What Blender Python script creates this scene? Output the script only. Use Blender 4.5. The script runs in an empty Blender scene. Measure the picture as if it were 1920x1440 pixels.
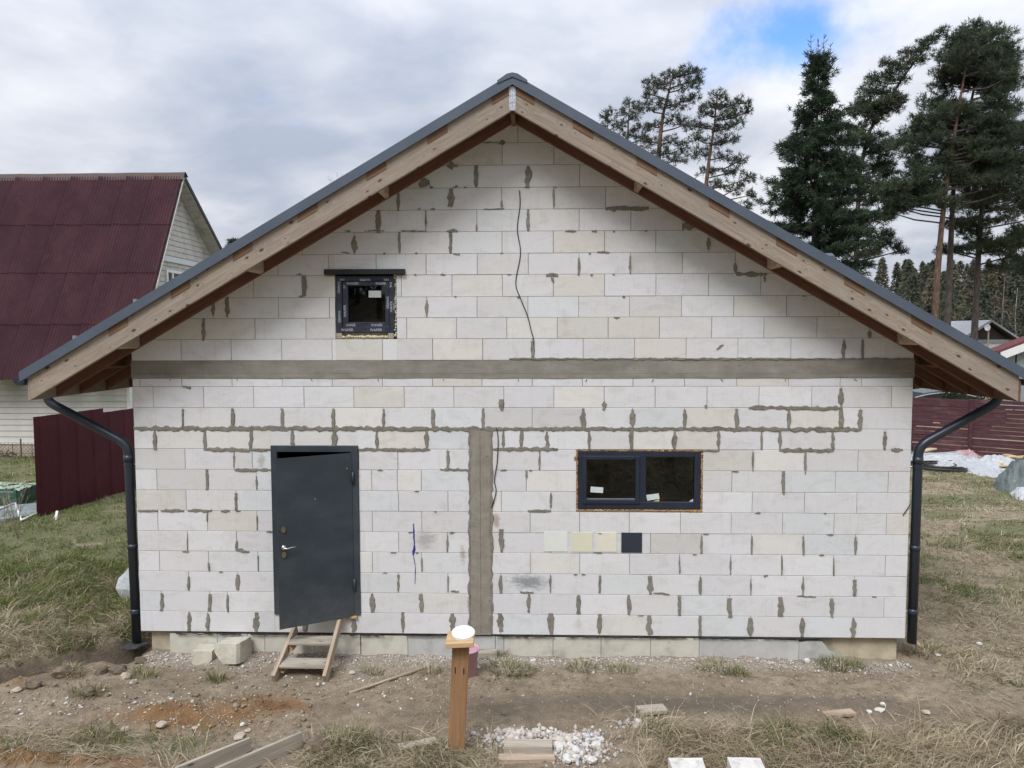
import bpy, bmesh, math, random
import numpy as np
from mathutils import Matrix, Vector
random.seed(7); RNG=np.random.default_rng(7)
S=bpy.context.scene; COL=S.collection; PI=math.pi

# ------------------------------------------------------------------ camera, sky, sun, exposure
CAM=np.array([4.6073,-9.1175,3.6470]); TH,PS,RO,FPX=.0644,-.0321,-.0027,1440.
FW=np.array([math.sin(PS)*math.cos(TH),math.cos(PS)*math.cos(TH),-math.sin(TH)])
_r=np.array([math.cos(PS),-math.sin(PS),0.]); _u=np.cross(_r,FW)
RI=_r*math.cos(RO)+_u*math.sin(RO); UP=-_r*math.sin(RO)+_u*math.cos(RO)
cd=bpy.data.cameras.new('camera'); cam=bpy.data.objects.new('camera',cd); COL.objects.link(cam)
cd.sensor_width=36; cd.lens=FPX/1920*36; cd.clip_start=.05; cd.clip_end=3000
M=Matrix.Identity(4)
for i in range(3):
    M[i][0]=RI[i]; M[i][1]=UP[i]; M[i][2]=-FW[i]; M[i][3]=CAM[i]
cam.matrix_world=M; S.camera=cam
SUN_EL,SUN_AZ=math.radians(53),math.radians(205)      # azimuth from +Y clockwise: behind the camera, a little left
wd=bpy.data.worlds.new('World'); S.world=wd; wd.use_nodes=True
SKY_GAIN=.61
def build_sky():
    nt=wd.node_tree; N=nt.nodes; L=nt.links
    for n in list(N): N.remove(n)
    out=N.new('ShaderNodeOutputWorld'); bg=N.new('ShaderNodeBackground'); L.new(bg.outputs[0],out.inputs[0])
    sky=N.new('ShaderNodeTexSky'); sky.sky_type='NISHITA'; sky.sun_disc=False
    sky.sun_elevation=SUN_EL; sky.sun_rotation=SUN_AZ
    tc=N.new('ShaderNodeTexCoord')
    def math_(op,a,b=None,c=None,clamp=False):
        n=N.new('ShaderNodeMath'); n.operation=op; n.use_clamp=clamp
        for i,v in enumerate((a,b,c)):
            if v is None: continue
            if isinstance(v,(int,float)): n.inputs[i].default_value=v
            else: L.new(v,n.inputs[i])
        return n.outputs[0]
    def vmath(op,a,b=None,sc=None):
        n=N.new('ShaderNodeVectorMath'); n.operation=op
        for i,v in enumerate((a,b)):
            if v is None: continue
            if isinstance(v,(tuple,list,Vector)): n.inputs[i].default_value=v
            else: L.new(v,n.inputs[i])
        return n
    d=tc.outputs['Generated']
    sep=N.new('ShaderNodeSeparateXYZ'); L.new(d,sep.inputs[0])
    z=math_('MAXIMUM',sep.outputs[2],0.0)
    den=math_('ADD',z,.22)
    px=math_('DIVIDE',sep.outputs[0],den); py=math_('DIVIDE',sep.outputs[1],den)
    cb=N.new('ShaderNodeCombineXYZ'); L.new(px,cb.inputs[0]); L.new(py,cb.inputs[1])
    def noise(scale,detail,rough,off,vec=cb.outputs[0],dist=0.):
        m=N.new('ShaderNodeMapping'); m.inputs['Location'].default_value=off; L.new(vec,m.inputs[0])
        n=N.new('ShaderNodeTexNoise'); n.inputs['Scale'].default_value=scale; n.inputs['Detail'].default_value=detail
        n.inputs['Roughness'].default_value=rough; n.inputs['Distortion'].default_value=dist
        L.new(m.outputs[0],n.inputs['Vector']); return n.outputs['Fac']
    n1=noise(.95,6,.52,(3.1,1.7,0),dist=.25); n2=noise(3.2,6,.5,(8.4,2.2,0),dist=.3)
    c=math_('ADD',math_('MULTIPLY',n1,.62),math_('MULTIPLY',n2,.38))
    ramp=N.new('ShaderNodeValToRGB'); L.new(c,ramp.inputs[0])
    e=ramp.color_ramp.elements; e[0].position=.36; e[0].color=(.42,.475,.59,1); e[1].position=.64; e[1].color=(.90,.905,.93,1)
    a=e.new(.45); a.color=(.55,.59,.68,1); b=e.new(.54); b.color=(.70,.73,.80,1)
    # overcast: brighter overhead than at the horizon
    g=math_('ADD',math_('MULTIPLY',z,1.05),.86)
    cl=vmath('SCALE',ramp.outputs[0]); L.new(math_('MULTIPLY',g,SKY_GAIN),cl.inputs['Scale'])
    # gaps of blue: a hole over the spruce, a few elsewhere
    hd=np.array(FW+RI*(1482-960)/FPX-UP*(66-720)/FPX); hd/=np.linalg.norm(hd)
    sub=vmath('SUBTRACT',d,tuple(hd)); wob=noise(7.,5,.6,(1.3,4.1,2.2),vec=d)
    mm=vmath('MULTIPLY',sub.outputs[0],(1.12,1.0,2.7)); ln=vmath('LENGTH',mm.outputs[0])
    hole=math_('ADD',ln.outputs['Value'],math_('MULTIPLY',math_('SUBTRACT',wob,.5),.34))
    mr=N.new('ShaderNodeMapRange'); mr.interpolation_type='SMOOTHSTEP'
    L.new(hole,mr.inputs[0]); mr.inputs[1].default_value=.015; mr.inputs[2].default_value=.150; mr.inputs[3].default_value=0; mr.inputs[4].default_value=1
    thin=N.new('ShaderNodeMapRange'); thin.interpolation_type='SMOOTHSTEP'
    L.new(noise(1.1,5,.55,(21.,7.,0)),thin.inputs[0]); thin.inputs[1].default_value=.20; thin.inputs[2].default_value=.34; thin.inputs[3].default_value=.62; thin.inputs[4].default_value=1
    cover=math_('MULTIPLY',mr.outputs[0],thin.outputs[0])
    blue=vmath('MULTIPLY',sky.outputs[0],(.085,.118,.165))
    mx=N.new('ShaderNodeMix'); mx.data_type='RGBA'; L.new(cover,mx.inputs[0]); L.new(blue.outputs[0],mx.inputs[6]); L.new(cl.outputs[0],mx.inputs[7])
    L.new(mx.outputs[2],bg.inputs[0]); bg.inputs[1].default_value=1.0
build_sky()
sl=bpy.data.lights.new('sun','SUN'); sl.energy=1.5; sl.angle=math.radians(25); sl.color=(1,.985,.975)
so=bpy.data.objects.new('sun',sl); COL.objects.link(so)
sd=Vector((math.sin(SUN_AZ)*math.cos(SUN_EL),math.cos(SUN_AZ)*math.cos(SUN_EL),math.sin(SUN_EL)))
so.rotation_euler=sd.to_track_quat('Z','Y').to_euler(); so.location=(0,-20,30)
S.view_settings.view_transform='Standard'; S.view_settings.look='None'; S.view_settings.gamma=1
S.view_settings.use_curve_mapping=False; S.view_settings.exposure=.76

# ------------------------------------------------------------------ helpers
def ray(px,py): return FW+RI*(px-960)/FPX-UP*(py-720)/FPX
def onY(px,py,y=0.):
    d=ray(px,py); return CAM+d*(y-CAM[1])/d[1]
def onZ(px,py,z):
    d=ray(px,py); return CAM+d*(z-CAM[2])/d[2]
def lat(ix,iy,seed):
    h=(ix.astype(np.int64)*374761393+iy.astype(np.int64)*668265263+seed*974711)&0x7fffffff
    h=((h^(h>>13))*1274126177)&0x7fffffff
    return ((h^(h>>16))&0xffff)/65535.
def vn(x,y,s,seed=0):
    x=np.asarray(x,float)*s; y=np.asarray(y,float)*s; ix=np.floor(x); iy=np.floor(y); fx=x-ix; fy=y-iy
    fx=fx*fx*(3-2*fx); fy=fy*fy*(3-2*fy)
    a=lat(ix,iy,seed); b=lat(ix+1,iy,seed); c=lat(ix,iy+1,seed); d=lat(ix+1,iy+1,seed)
    return (a*(1-fx)+b*fx)*(1-fy)+(c*(1-fx)+d*fx)*fy
def fbm(x,y,s,seed=0,o=4):
    r=0; a=.5
    for k in range(o): r=r+a*vn(x,y,s*2**k,seed+k); a*=.5
    return r/(1-.5**o)
def sst(x,a,b):
    t=np.clip((np.asarray(x,float)-a)/(b-a),0,1); return t*t*(3-2*t)
def bump2(x,y,cx,cy,rx,ry): return np.exp(-((x-cx)/rx)**2-((y-cy)/ry)**2)
def trench(x):      # y of the edge of the turf bank left of the house
    return .13+.80*(x+.45)+.12*(vn(x,x*0,2.1,5)-.5)
HOLE=(1.83,-1.29)
def height(x,y):
    x=np.asarray(x,float); y=np.asarray(y,float)
    h=-.262+.035*(fbm(x,y,.9,1)-.5)+.075*(fbm(x,y,3.6,2)-.5)+.045*(fbm(x,y,13.,9,2)-.5)
    left=sst(-x,.30,.42)*sst(y-trench(x),-.02,.06)
    h=h+left*(.17+.10*(fbm(x,y,1.3,31)-.5))
    h=h-.17*sst(-x,.2,.5)*np.exp(-((y-trench(x)+.10)/.13)**2)
    h=h+.09*sst(-x,.3,.6)*np.exp(-((y-trench(x)+.42)/.16)**2)*vn(x,y,3.3,33)
    h=h-.13*bump2(x,y,-.42,.05,.16,.35)-.05*bump2(x,y,9.3,-.05,.2,.35)
    h=h-.15*bump2(x,y,HOLE[0]+.05,HOLE[1],.17,.11)+.035*bump2(x,y,HOLE[0]-.25,HOLE[1]-.1,.2,.2)+.03*bump2(x,y,HOLE[0]+.2,HOLE[1]-.22,.25,.15)
    h=h-.04*bump2(x,y,1.2,-1.05,.35,.2)+.04*bump2(x,y,.7,-1.5,.5,.25)*vn(x,y,6,8)*2
    h=h+.10*bump2(x,y,.0,-2.45,1.0,.14)*(.6+.8*vn(x,y,9,44))
    h=h+.05*bump2(x,y,2.85,-2.05,.35,.3)
    far=sst(np.hypot(x-4.5,y-4),12,26)
    h=h+far*.10*(fbm(x,y,.09,61)-.5)
    back=np.maximum(0,-y-2.55); h=h+.375*np.maximum(0,np.sqrt(back**2+.3)-.55)*(1-sst(-y,11,17))
    h=h+sst(-y,11,17)*2.6+sst(-y,14,60)*5
    return h
def ground(px,py):
    z=-.26
    for _ in range(8):
        p=onZ(px,py,z); z=float(height(p[0],p[1]))
    return np.array([p[0],p[1],z])
WM={}
def link(o,parent=None,mw=None):
    COL.objects.link(o); mw=mw or Matrix.Identity(4); WM[o.name]=mw
    if parent: o.parent=parent; o.matrix_parent_inverse=WM[parent.name].inverted()
    o.matrix_basis=mw; return o
def thing(name,label,cat,loc,group=None):
    o=bpy.data.objects.new(name,None); o.empty_display_size=.2
    link(o,None,Matrix.Translation(Vector([float(v) for v in loc]))); return tag(o,label,cat,group)
def tag(o,label=None,cat=None,group=None,kind=None):
    if label:o['label']=label
    if cat:o['category']=cat
    if group:o['group']=group
    if kind:o['kind']=kind
    return o
def mk(name,V,F,mat,parent=None,mw=None,smooth=False,center=True,color=None):
    V=np.asarray(V,float)
    if mw is None and center and len(V):
        c=(V.min(0)+V.max(0))/2; c[2]=V[:,2].min(); V=V-c; mw=Matrix.Translation(Vector(c))
    me=bpy.data.meshes.new(name); me.from_pydata(V.tolist(),[],[list(f) for f in F])
    if smooth: me.polygons.foreach_set('use_smooth',[True]*len(me.polygons))
    me.materials.append(mat); o=bpy.data.objects.new(name,me); link(o,parent,mw)
    if color: o.color=color
    return o
def big(name,V,F,mat,parent=None,cols=None,smooth=False):
    """fast mesh from numpy arrays, F (n,k)"""
    me=bpy.data.meshes.new(name); V=np.asarray(V,np.float32); F=np.asarray(F,np.int32); n,k=F.shape
    c=np.array([V[:,0].mean(),V[:,1].mean(),V[:,2].min()],np.float32); V=V-c
    me.vertices.add(len(V)); me.vertices.foreach_set('co',V.ravel()); me.loops.add(n*k); me.loops.foreach_set('vertex_index',F.ravel())
    me.polygons.add(n); me.polygons.foreach_set('loop_start',np.arange(0,n*k,k,dtype=np.int32))
    if smooth: me.polygons.foreach_set('use_smooth',np.ones(n,bool))
    me.update(calc_edges=True)
    if cols is not None:
        at=me.color_attributes.new('Col','FLOAT_COLOR','POINT'); at.data.foreach_set('color',np.asarray(cols,np.float32).ravel())
    me.materials.append(mat); o=bpy.data.objects.new(name,me); return link(o,parent,Matrix.Translation(Vector(c.tolist())))
def copy_obj(o,parent,mw,color=None):
    c=o.copy(); COL.objects.link(c); c.parent=parent; WM[c.name]=mw
    c.matrix_parent_inverse=WM[parent.name].inverted() if parent else Matrix.Identity(4)
    c.matrix_basis=mw
    if color: c.color=color
    return c
def boxvf(x0,x1,y0,y1,z0,z1,ch=0.):
    if ch<=0:
        V=[(x,y,z) for z in (z0,z1) for y in (y0,y1) for x in (x0,x1)]
        return V,[(0,2,3,1),(4,5,7,6),(0,1,5,4),(2,6,7,3),(0,4,6,2),(1,3,7,5)]
    bm=bmesh.new(); V,F=boxvf(x0,x1,y0,y1,z0,z1)
    vs=[bm.verts.new(v) for v in V]
    for f in F: bm.faces.new([vs[i] for i in f])
    bmesh.ops.bevel(bm,geom=bm.edges[:],offset=ch,segments=1,affect='EDGES')
    bm.verts.index_update(); V=[tuple(v.co) for v in bm.verts]; F=[[v.index for v in f.verts] for f in bm.faces]; bm.free(); return V,F
def box(name,x0,x1,y0,y1,z0,z1,mat,parent=None,ch=0.,color=None):
    V,F=boxvf(x0,x1,y0,y1,z0,z1,ch); return mk(name,V,F,mat,parent,color=color)
def join(*vfs):
    V=[];F=[]
    for v,f in vfs:
        o=len(V); V+=[tuple(p) for p in v]; F+=[[i+o for i in q] for q in f]
    return V,F
def beam(name,p0,p1,w,h,mat,parent=None,up=(0,0,1),ch=.004,ends=(0,0),bow=0):
    """board from p0 to p1 (centre line), local X along it, h along 'up', w across"""
    p0=Vector([float(v) for v in p0]); p1=Vector([float(v) for v in p1]); X=(p1-p0); L=X.length; X.normalize(); U=Vector(up); Yv=U.cross(X).normalized(); Zv=X.cross(Yv)
    V,F=boxvf(-L/2,L/2,-w/2,w/2,-h/2,h/2,ch)
    mw=Matrix([[X[i],Yv[i],Zv[i],((p0+p1)/2)[i]] for i in range(3)]+[[0,0,0,1]])
    return mk(name,V,F,mat,parent,mw=mw)
def tubevf(P,R,n=8,cap=True):
    P=[Vector([float(c) for c in p]) for p in P]; R=[R]*len(P) if not hasattr(R,'__len__') else R
    V=[];F=[]; ref=None
    for i,p in enumerate(P):
        t=(P[min(i+1,len(P)-1)]-P[max(i-1,0)]).normalized()
        if ref is None: ref=Vector((1,0,0)) if abs(t.x)<.8 else Vector((0,1,0))
        a=(ref-t*ref.dot(t)).normalized(); b=t.cross(a); ref=a
        for k in range(n):
            q=2*PI*k/n; V.append(tuple(p+(a*math.cos(q)+b*math.sin(q))*R[i]))
        if i:
            o=(i-1)*n
            for k in range(n): F.append((o+k,o+(k+1)%n,o+n+(k+1)%n,o+n+k))
    if cap: F.append(tuple(range(n-1,-1,-1))); F.append(tuple(range(len(V)-n,len(V))))
    return V,F
def tube(name,P,R,mat,parent=None,n=8,smooth=True):
    V,F=tubevf(P,R,n); return mk(name,V,F,mat,parent,smooth=smooth)
def clip(poly,a,b,c):     # keep a*x+b*z<=c
    out=[]
    for i in range(len(poly)):
        p=poly[i]; q=poly[(i+1)%len(poly)]; dp=a*p[0]+b*p[1]-c; dq=a*q[0]+b*q[1]-c
        if dp<=0: out.append(p)
        if (dp<0<dq) or (dq<0<dp):
            t=dp/(dp-dq); out.append((p[0]+(q[0]-p[0])*t,p[1]+(q[1]-p[1])*t))
    return out
def area(p): return .5*sum(p[i][0]*p[(i+1)%len(p)][1]-p[(i+1)%len(p)][0]*p[i][1] for i in range(len(p)))
def prismvf(poly,y0,y1,ch=0.):
    """polygon in (x,z), counter-clockwise seen from -Y, front at y0"""
    if area(poly)<0: poly=poly[::-1]
    n=len(poly); V=[];F=[]
    if ch>0:
        cx=sum(p[0] for p in poly)/n; cz=sum(p[1] for p in poly)/n
        inn=[]
        for x,z in poly:
            dx=x-cx; dz=z-cz; inn.append((x-math.copysign(min(ch,abs(dx)*.5),dx),z-math.copysign(min(ch,abs(dz)*.5),dz)))
        rings=[(inn,y0),(poly,y0+ch),(poly,y1)]
    else: rings=[(poly,y0),(poly,y1)]
    for pl,y in rings: V+=[(x,y,z) for x,z in pl]
    F.append(tuple(range(n)))
    for r in range(len(rings)-1):
        o=r*n
        for k in range(n): F.append((o+k,o+n+k,o+n+(k+1)%n,o+(k+1)%n))
    o=(len(rings)-1)*n; F.append(tuple(range(o+n-1,o-1,-1))); return V,F
def rockvf(c,s,seed,flat=1.,sub=1,rough=.28):
    r=random.Random(seed); bm=bmesh.new(); bmesh.ops.create_icosphere(bm,subdivisions=sub,radius=1)
    rot=Matrix.Rotation(r.uniform(0,6),3,'Z'); ax=[r.uniform(.7,1.25),r.uniform(.7,1.1),flat*r.uniform(.7,1.)]
    for v in bm.verts:
        k=1+r.uniform(-rough,rough); v.co=rot@Vector((v.co.x*ax[0]*k,v.co.y*ax[1]*k,v.co.z*ax[2]*k))*s+Vector([float(q) for q in c])
    bm.verts.index_update(); V=[tuple(v.co) for v in bm.verts]; F=[[v.index for v in f.verts] for f in bm.faces]; bm.free(); return V,F

# ------------------------------------------------------------------ materials
def lin(r,g,b):
    f=lambda c:(c/255/12.92 if c/255<=.04045 else ((c/255+.055)/1.055)**2.4); return (f(r),f(g),f(b))
class NT:
    def __init__(s,name):
        s.m=bpy.data.materials.new(name); s.m.use_nodes=True; s.t=s.m.node_tree; s.N=s.t.nodes; s.L=s.t.links; s.b=s.N['Principled BSDF']; s.o=s.N['Material Output']
    def put(s,sock,v):
        if isinstance(v,(int,float)): sock.default_value=v
        elif isinstance(v,(tuple,list)): sock.default_value=tuple(v)+((1,) if len(v)==3 and sock.type=='RGBA' else ())
        else: s.L.new(v,sock)
    def coord(s,w='Object'): return s.N.new('ShaderNodeTexCoord').outputs[w]
    def pos(s): return s.N.new('ShaderNodeNewGeometry').outputs['Position']
    def mapping(s,v,scale=(1,1,1),loc=(0,0,0),rot=(0,0,0)):
        n=s.N.new('ShaderNodeMapping'); s.L.new(v,n.inputs[0]); n.inputs['Scale'].default_value=scale; s.put(n.inputs['Location'],loc); n.inputs['Rotation'].default_value=rot; return n.outputs[0]
    def noise(s,v,scale,detail=5,rough=.55,dist=0.,out='Fac'):
        n=s.N.new('ShaderNodeTexNoise'); s.L.new(v,n.inputs['Vector']); n.inputs['Scale'].default_value=scale; n.inputs['Detail'].default_value=detail; n.inputs['Roughness'].default_value=rough; n.inputs['Distortion'].default_value=dist; return n.outputs[out]
    def vor(s,v,scale,out='Distance',feature='F1',rand=1.):
        n=s.N.new('ShaderNodeTexVoronoi'); n.feature=feature; s.L.new(v,n.inputs['Vector']); n.inputs['Scale'].default_value=scale; n.inputs['Randomness'].default_value=rand; return n.outputs[out]
    def rng(s,v,a,b,c=0.,d=1.,smooth=True):
        n=s.N.new('ShaderNodeMapRange'); n.interpolation_type='SMOOTHSTEP' if smooth else 'LINEAR'; s.put(n.inputs[0],v)
        for i,q in enumerate((a,b,c,d)): s.put(n.inputs[i+1],q)
        return n.outputs[0]
    def mix(s,f,a,b,mode='MIX'):
        n=s.N.new('ShaderNodeMix'); n.data_type='RGBA'; n.blend_type=mode; s.put(n.inputs[0],f); s.put(n.inputs[6],a); s.put(n.inputs[7],b); return n.outputs[2]
    def math(s,op,a,b=0.):
        n=s.N.new('ShaderNodeMath'); n.operation=op; s.put(n.inputs[0],a); s.put(n.inputs[1],b); return n.outputs[0]
    def attr(s,name,out='Color'):
        n=s.N.new('ShaderNodeAttribute'); n.attribute_name=name; return n.outputs[out]
    def info(s,out): return s.N.new('ShaderNodeObjectInfo').outputs[out]
    def bump(s,h,strength=.4,dist=.01):
        n=s.N.new('ShaderNodeBump'); n.inputs['Strength'].default_value=strength; n.inputs['Distance'].default_value=dist; s.L.new(h,n.inputs['Height']); s.L.new(n.outputs[0],s.b.inputs['Normal'])
    def fin(s,color,rough=.8,metal=0.,spec=None):
        s.put(s.b.inputs['Base Color'],color); s.put(s.b.inputs['Roughness'],rough); s.put(s.b.inputs['Metallic'],metal)
        if spec is not None: s.put(s.b.inputs['Specular IOR Level'],spec)
        return s.m
def simple(name,c,rough=.6,metal=0.,var=.12,scale=6.,bump=0.,spec=None,dirt=None,dscale=2.5):
    n=NT(name); v=n.coord(); f=n.noise(v,scale,6,.6)
    col=n.mix(n.rng(f,.3,.7),[q*(1-var) for q in c],[min(1,q*(1+var)) for q in c])
    if dirt: col=n.mix(n.rng(n.noise(n.pos(),dscale,6,.65),.5,.72,0,.8),col,dirt)
    if bump: n.bump(n.noise(v,scale*8,4,.6),bump,.01)
    return n.fin(col,n.rng(f,.2,.8,rough*.85,min(1,rough*1.12)),metal,spec)
def m_block():
    n=NT('aerated_concrete'); ob=n.coord(); p=n.pos(); rnd=n.info('Random')
    cb=n.N.new('ShaderNodeCombineXYZ'); 
    for i in range(3): n.L.new(n.math('MULTIPLY',rnd,(37.,91.,53.)[i]),cb.inputs[i])
    add=n.N.new('ShaderNodeVectorMath'); n.L.new(ob,add.inputs[0]); n.L.new(cb.outputs[0],add.inputs[1]); v=add.outputs[0]
    base=n.info('Color')
    cl=n.noise(n.mapping(v,(1.6,1,3.)),1.7,6,.66,1.6)            # damp clouds within a block
    col=n.mix(n.rng(cl,.48,.70,0,.75),base,n.mix(1.,base,(.87,.855,.83),'MULTIPLY'))
    col=n.mix(n.rng(n.noise(n.mapping(v,(1,1,1.7)),2.6,4,.55,.6),.58,.75,0,.5),col,(.78,.78,.77))   # pale scuffs
    st=n.noise(n.mapping(v,(9,1,.6)),1.4,3,.5); col=n.mix(n.rng(st,.60,.75,0,.22),col,(.50,.48,.44))  # vertical drips
    fine=n.noise(v,60,3,.6); col=n.mix(n.rng(fine,.35,.7,0,.10),col,(.42,.41,.39))
    pit=n.vor(v,42.); col=n.mix(n.rng(pit,.04,.11,.30,0),col,(.30,.29,.27))
    big_=n.noise(p,.55,4,.6); col=n.mix(n.rng(big_,.4,.7,0,.18),col,(.60,.57,.52))
    for (x,z,rx,rz,dark) in STAINS:
        m=n.mapping(p,(1/rx,0,1/rz),(-x/rx,0,-z/rz)); ln=n.N.new('ShaderNodeVectorMath'); ln.operation='LENGTH'; n.L.new(m,ln.inputs[0])
        f=n.math('ADD',ln.outputs['Value'],n.math('MULTIPLY',n.math('SUBTRACT',n.noise(n.mapping(p,(1,1,2.4)),9,5,.65,.8),.5),1.9))
        col=n.mix(n.rng(f,.2,1.0,.75,0),col,dark)
    sc_=n.noise(n.mapping(v,(1.2,1,14),rot=(0,.5,0)),3.2,4,.62,.9); col=n.mix(n.rng(n.math('ABSOLUTE',n.math('SUBTRACT',sc_,.5)),.0,.018,.30,0),col,(.80,.80,.79))
    sw_=n.noise(n.mapping(v,(30,1,1.2)),2.,3,.6); col=n.mix(n.math('MULTIPLY',n.rng(sw_,.45,.7,0,.22),n.rng(cl,.4,.6)),col,(.50,.49,.47))
    n.bump(n.math('ADD',n.math('MULTIPLY',fine,.6),n.math('MULTIPLY',n.noise(v,9,4,.6),.8)),.22,.006)
    return n.fin(col,.93,0,.25)
def m_wood(name,c1,c2,knot=True,stain=None,grain=1.,dscale=1.):
    n=NT(name); v=n.coord(); rnd=n.info('Random')
    cb=n.N.new('ShaderNodeCombineXYZ'); [n.L.new(n.math('MULTIPLY',rnd,q),cb.inputs[i]) for i,q in enumerate((31.,17.,43.))]
    add=n.N.new('ShaderNodeVectorMath'); n.L.new(v,add.inputs[0]); n.L.new(cb.outputs[0],add.inputs[1]); v=add.outputs[0]
    g=n.noise(n.mapping(v,(.9,16,16)),2.2*grain,6,.62,.7); g2=n.noise(n.mapping(v,(.35,5,5)),1.5,4,.6,1.5)
    col=n.mix(n.rng(g,.34,.68),c1,c2); col=n.mix(n.rng(g2,.45,.75,0,.45),col,[q*.62 for q in c1])
    if knot:
        kd=n.vor(n.mapping(v,(2.6,7.5,7.5)),1.35,rand=.95)
        col=n.mix(n.rng(kd,.06,.17,.92,0),col,(.07,.042,.027)); col=n.mix(n.rng(n.math('ABSOLUTE',n.math('SUBTRACT',kd,.2)),0,.06,.35,0),col,[q*.55 for q in c1])
    col=n.mix(n.rng(n.noise(v,1.6*dscale,5,.65),.5,.75,0,.5),col,stain or (.23,.20,.17))
    n.bump(g,.25,.004); return n.fin(col,.82,0,.3)
STAINS=[]
def stain(px,py,rx,rz,c): p=onY(px,py); STAINS.append((p[0],p[2],rx,rz,c))
stain(992,1092,.30,.13,(.16,.17,.20)); stain(798,1012,.18,.15,(.36,.34,.35)); stain(930,975,.06,.12,(.33,.24,.16))
stain(868,1040,.05,.12,(.36,.29,.22)); stain(880,1130,.05,.1,(.34,.27,.2)); stain(490,865,.07,.11,(.40,.38,.35)); stain(1085,1170,.05,.1,(.55,.53,.5))
MB=m_block()
def m_mortar():
    n=NT('mortar'); p=n.pos(); r=n.info('Random'); f=n.noise(p,16,6,.65); col=n.mix(n.rng(f,.32,.7),(.175,.165,.138),(.285,.268,.225)); col=n.mix(n.rng(r,0,1,0,.45,False),col,(.30,.285,.25)); col=n.mix(n.rng(n.vor(p,70.),.05,.2,.5,0),col,(.10,.095,.08)); n.bump(n.math('ADD',f,n.noise(p,90,3,.6)),.8,.008); return n.fin(col,.96,0,.2)
M_MORTAR=m_mortar()
M_JOINT=simple('mortar_joint',(.20,.195,.18),.95,var=.2,scale=9,bump=.4)
def m_conc():
    n=NT('cast_concrete'); v=n.pos(); a=n.math('ADD',n.math('MULTIPLY',n.noise(n.mapping(v,(.7,1,4)),2.2,7,.68,.8),.5),n.math('MULTIPLY',n.noise(v,4.5,7,.7),.5)); b=n.noise(v,26,6,.7)
    col=n.mix(n.rng(a,.32,.7),(.20,.19,.163),(.315,.30,.262)); col=n.mix(n.rng(b,.55,.75,0,.4),col,(.15,.143,.125))
    col=n.mix(n.rng(n.vor(n.mapping(v,(1,1,1)),5.5),.03,.09,.6,0),col,(.12,.11,.10))
    col=n.mix(n.rng(n.noise(n.mapping(v,(2,1,.5)),1.7,4,.6),.62,.78,0,.5),col,(.42,.41,.38))
    n.bump(n.math('ADD',a,n.math('MULTIPLY',b,.5)),.5,.01); return n.fin(col,.9,0,.3)
M_CONC=m_conc()
def m_colconc():
    n=NT('column_concrete'); v=n.pos(); a=n.math('ADD',n.math('MULTIPLY',n.noise(n.mapping(v,(4,1,.7)),2.2,7,.68,.8),.4),n.math('MULTIPLY',n.noise(v,5.5,7,.72),.6)); b=n.noise(v,26,6,.7)
    col=n.mix(n.rng(a,.32,.7),(.225,.205,.168),(.33,.305,.255)); col=n.mix(n.rng(b,.55,.75,0,.4),col,(.16,.145,.12))
    col=n.mix(n.rng(n.vor(n.mapping(v,(1,1,1)),6.5),.03,.10,.7,0),col,(.11,.10,.09))
    n.bump(n.math('ADD',a,n.math('MULTIPLY',b,.5)),.5,.01); return n.fin(col,.9,0,.3)
M_COLC=m_colconc()
def m_barge():
    n=NT('planed_spruce'); v=n.coord(); rnd=n.info('Random'); cb=n.N.new('ShaderNodeCombineXYZ'); [n.L.new(n.math('MULTIPLY',rnd,q),cb.inputs[i]) for i,q in enumerate((31.,17.,43.))]
    add=n.N.new('ShaderNodeVectorMath'); n.L.new(v,add.inputs[0]); n.L.new(cb.outputs[0],add.inputs[1]); v=add.outputs[0]; v2=n.mapping(v,(1,0,1))
    vv=n.N.new('ShaderNodeTexVoronoi'); vv.voronoi_dimensions='2D'; sx=n.N.new('ShaderNodeSeparateXYZ'); n.L.new(v,sx.inputs[0]); c2=n.N.new('ShaderNodeCombineXYZ'); n.L.new(n.math('MULTIPLY',sx.outputs[0],4.6),c2.inputs[0]); n.L.new(n.math('MULTIPLY',sx.outputs[2],9.),c2.inputs[1]); n.L.new(c2.outputs[0],vv.inputs['Vector']); vv.inputs['Scale'].default_value=1.; kd=vv.outputs['Distance']; sc=n.N.new('ShaderNodeSeparateColor'); n.L.new(vv.outputs['Color'],sc.inputs[0])
    kr=n.rng(sc.outputs[0],.35,1.,.0,.15,False); ks=n.math('SUBTRACT',kd,kr)
    warp=n.rng(ks,.0,.35,1,0); off=n.N.new('ShaderNodeCombineXYZ'); n.L.new(n.math('MULTIPLY',warp,.09),off.inputs[2]); ad=n.N.new('ShaderNodeVectorMath'); n.L.new(v,ad.inputs[0]); n.L.new(off.outputs[0],ad.inputs[1])
    g=n.noise(n.mapping(ad.outputs[0],(.8,8,22)),2.2,6,.62,.6); g2=n.noise(n.mapping(v,(.35,5,4)),1.5,4,.6,1.5)
    col=n.mix(n.rng(g,.34,.68),(.285,.232,.185),(.395,.33,.268)); col=n.mix(n.rng(g2,.42,.72,0,.6),col,(.27,.225,.19)); col=n.mix(n.rng(n.noise(v,1.1,5,.65),.48,.72,0,.45),col,(.33,.305,.275))
    col=n.mix(n.rng(ks,-.01,.075,.45,0),col,(.20,.13,.085)); col=n.mix(n.rng(ks,-.035,.006,.92,0),col,(.085,.05,.032))
    cr=n.noise(n.mapping(v,(.55,0,34)),1.6,4,.6,.4); col=n.mix(n.rng(n.math('ABSOLUTE',n.math('SUBTRACT',cr,.5)),.0,.012,.55,0),col,(.13,.095,.07))
    n.bump(g,.3,.005); return n.fin(col,.85,0,.25)
M_BARGE=m_barge()
M_RED=m_wood('treated_red_wood',(.17,.082,.055),(.235,.12,.08),knot=False,stain=(.12,.06,.045))
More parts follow.
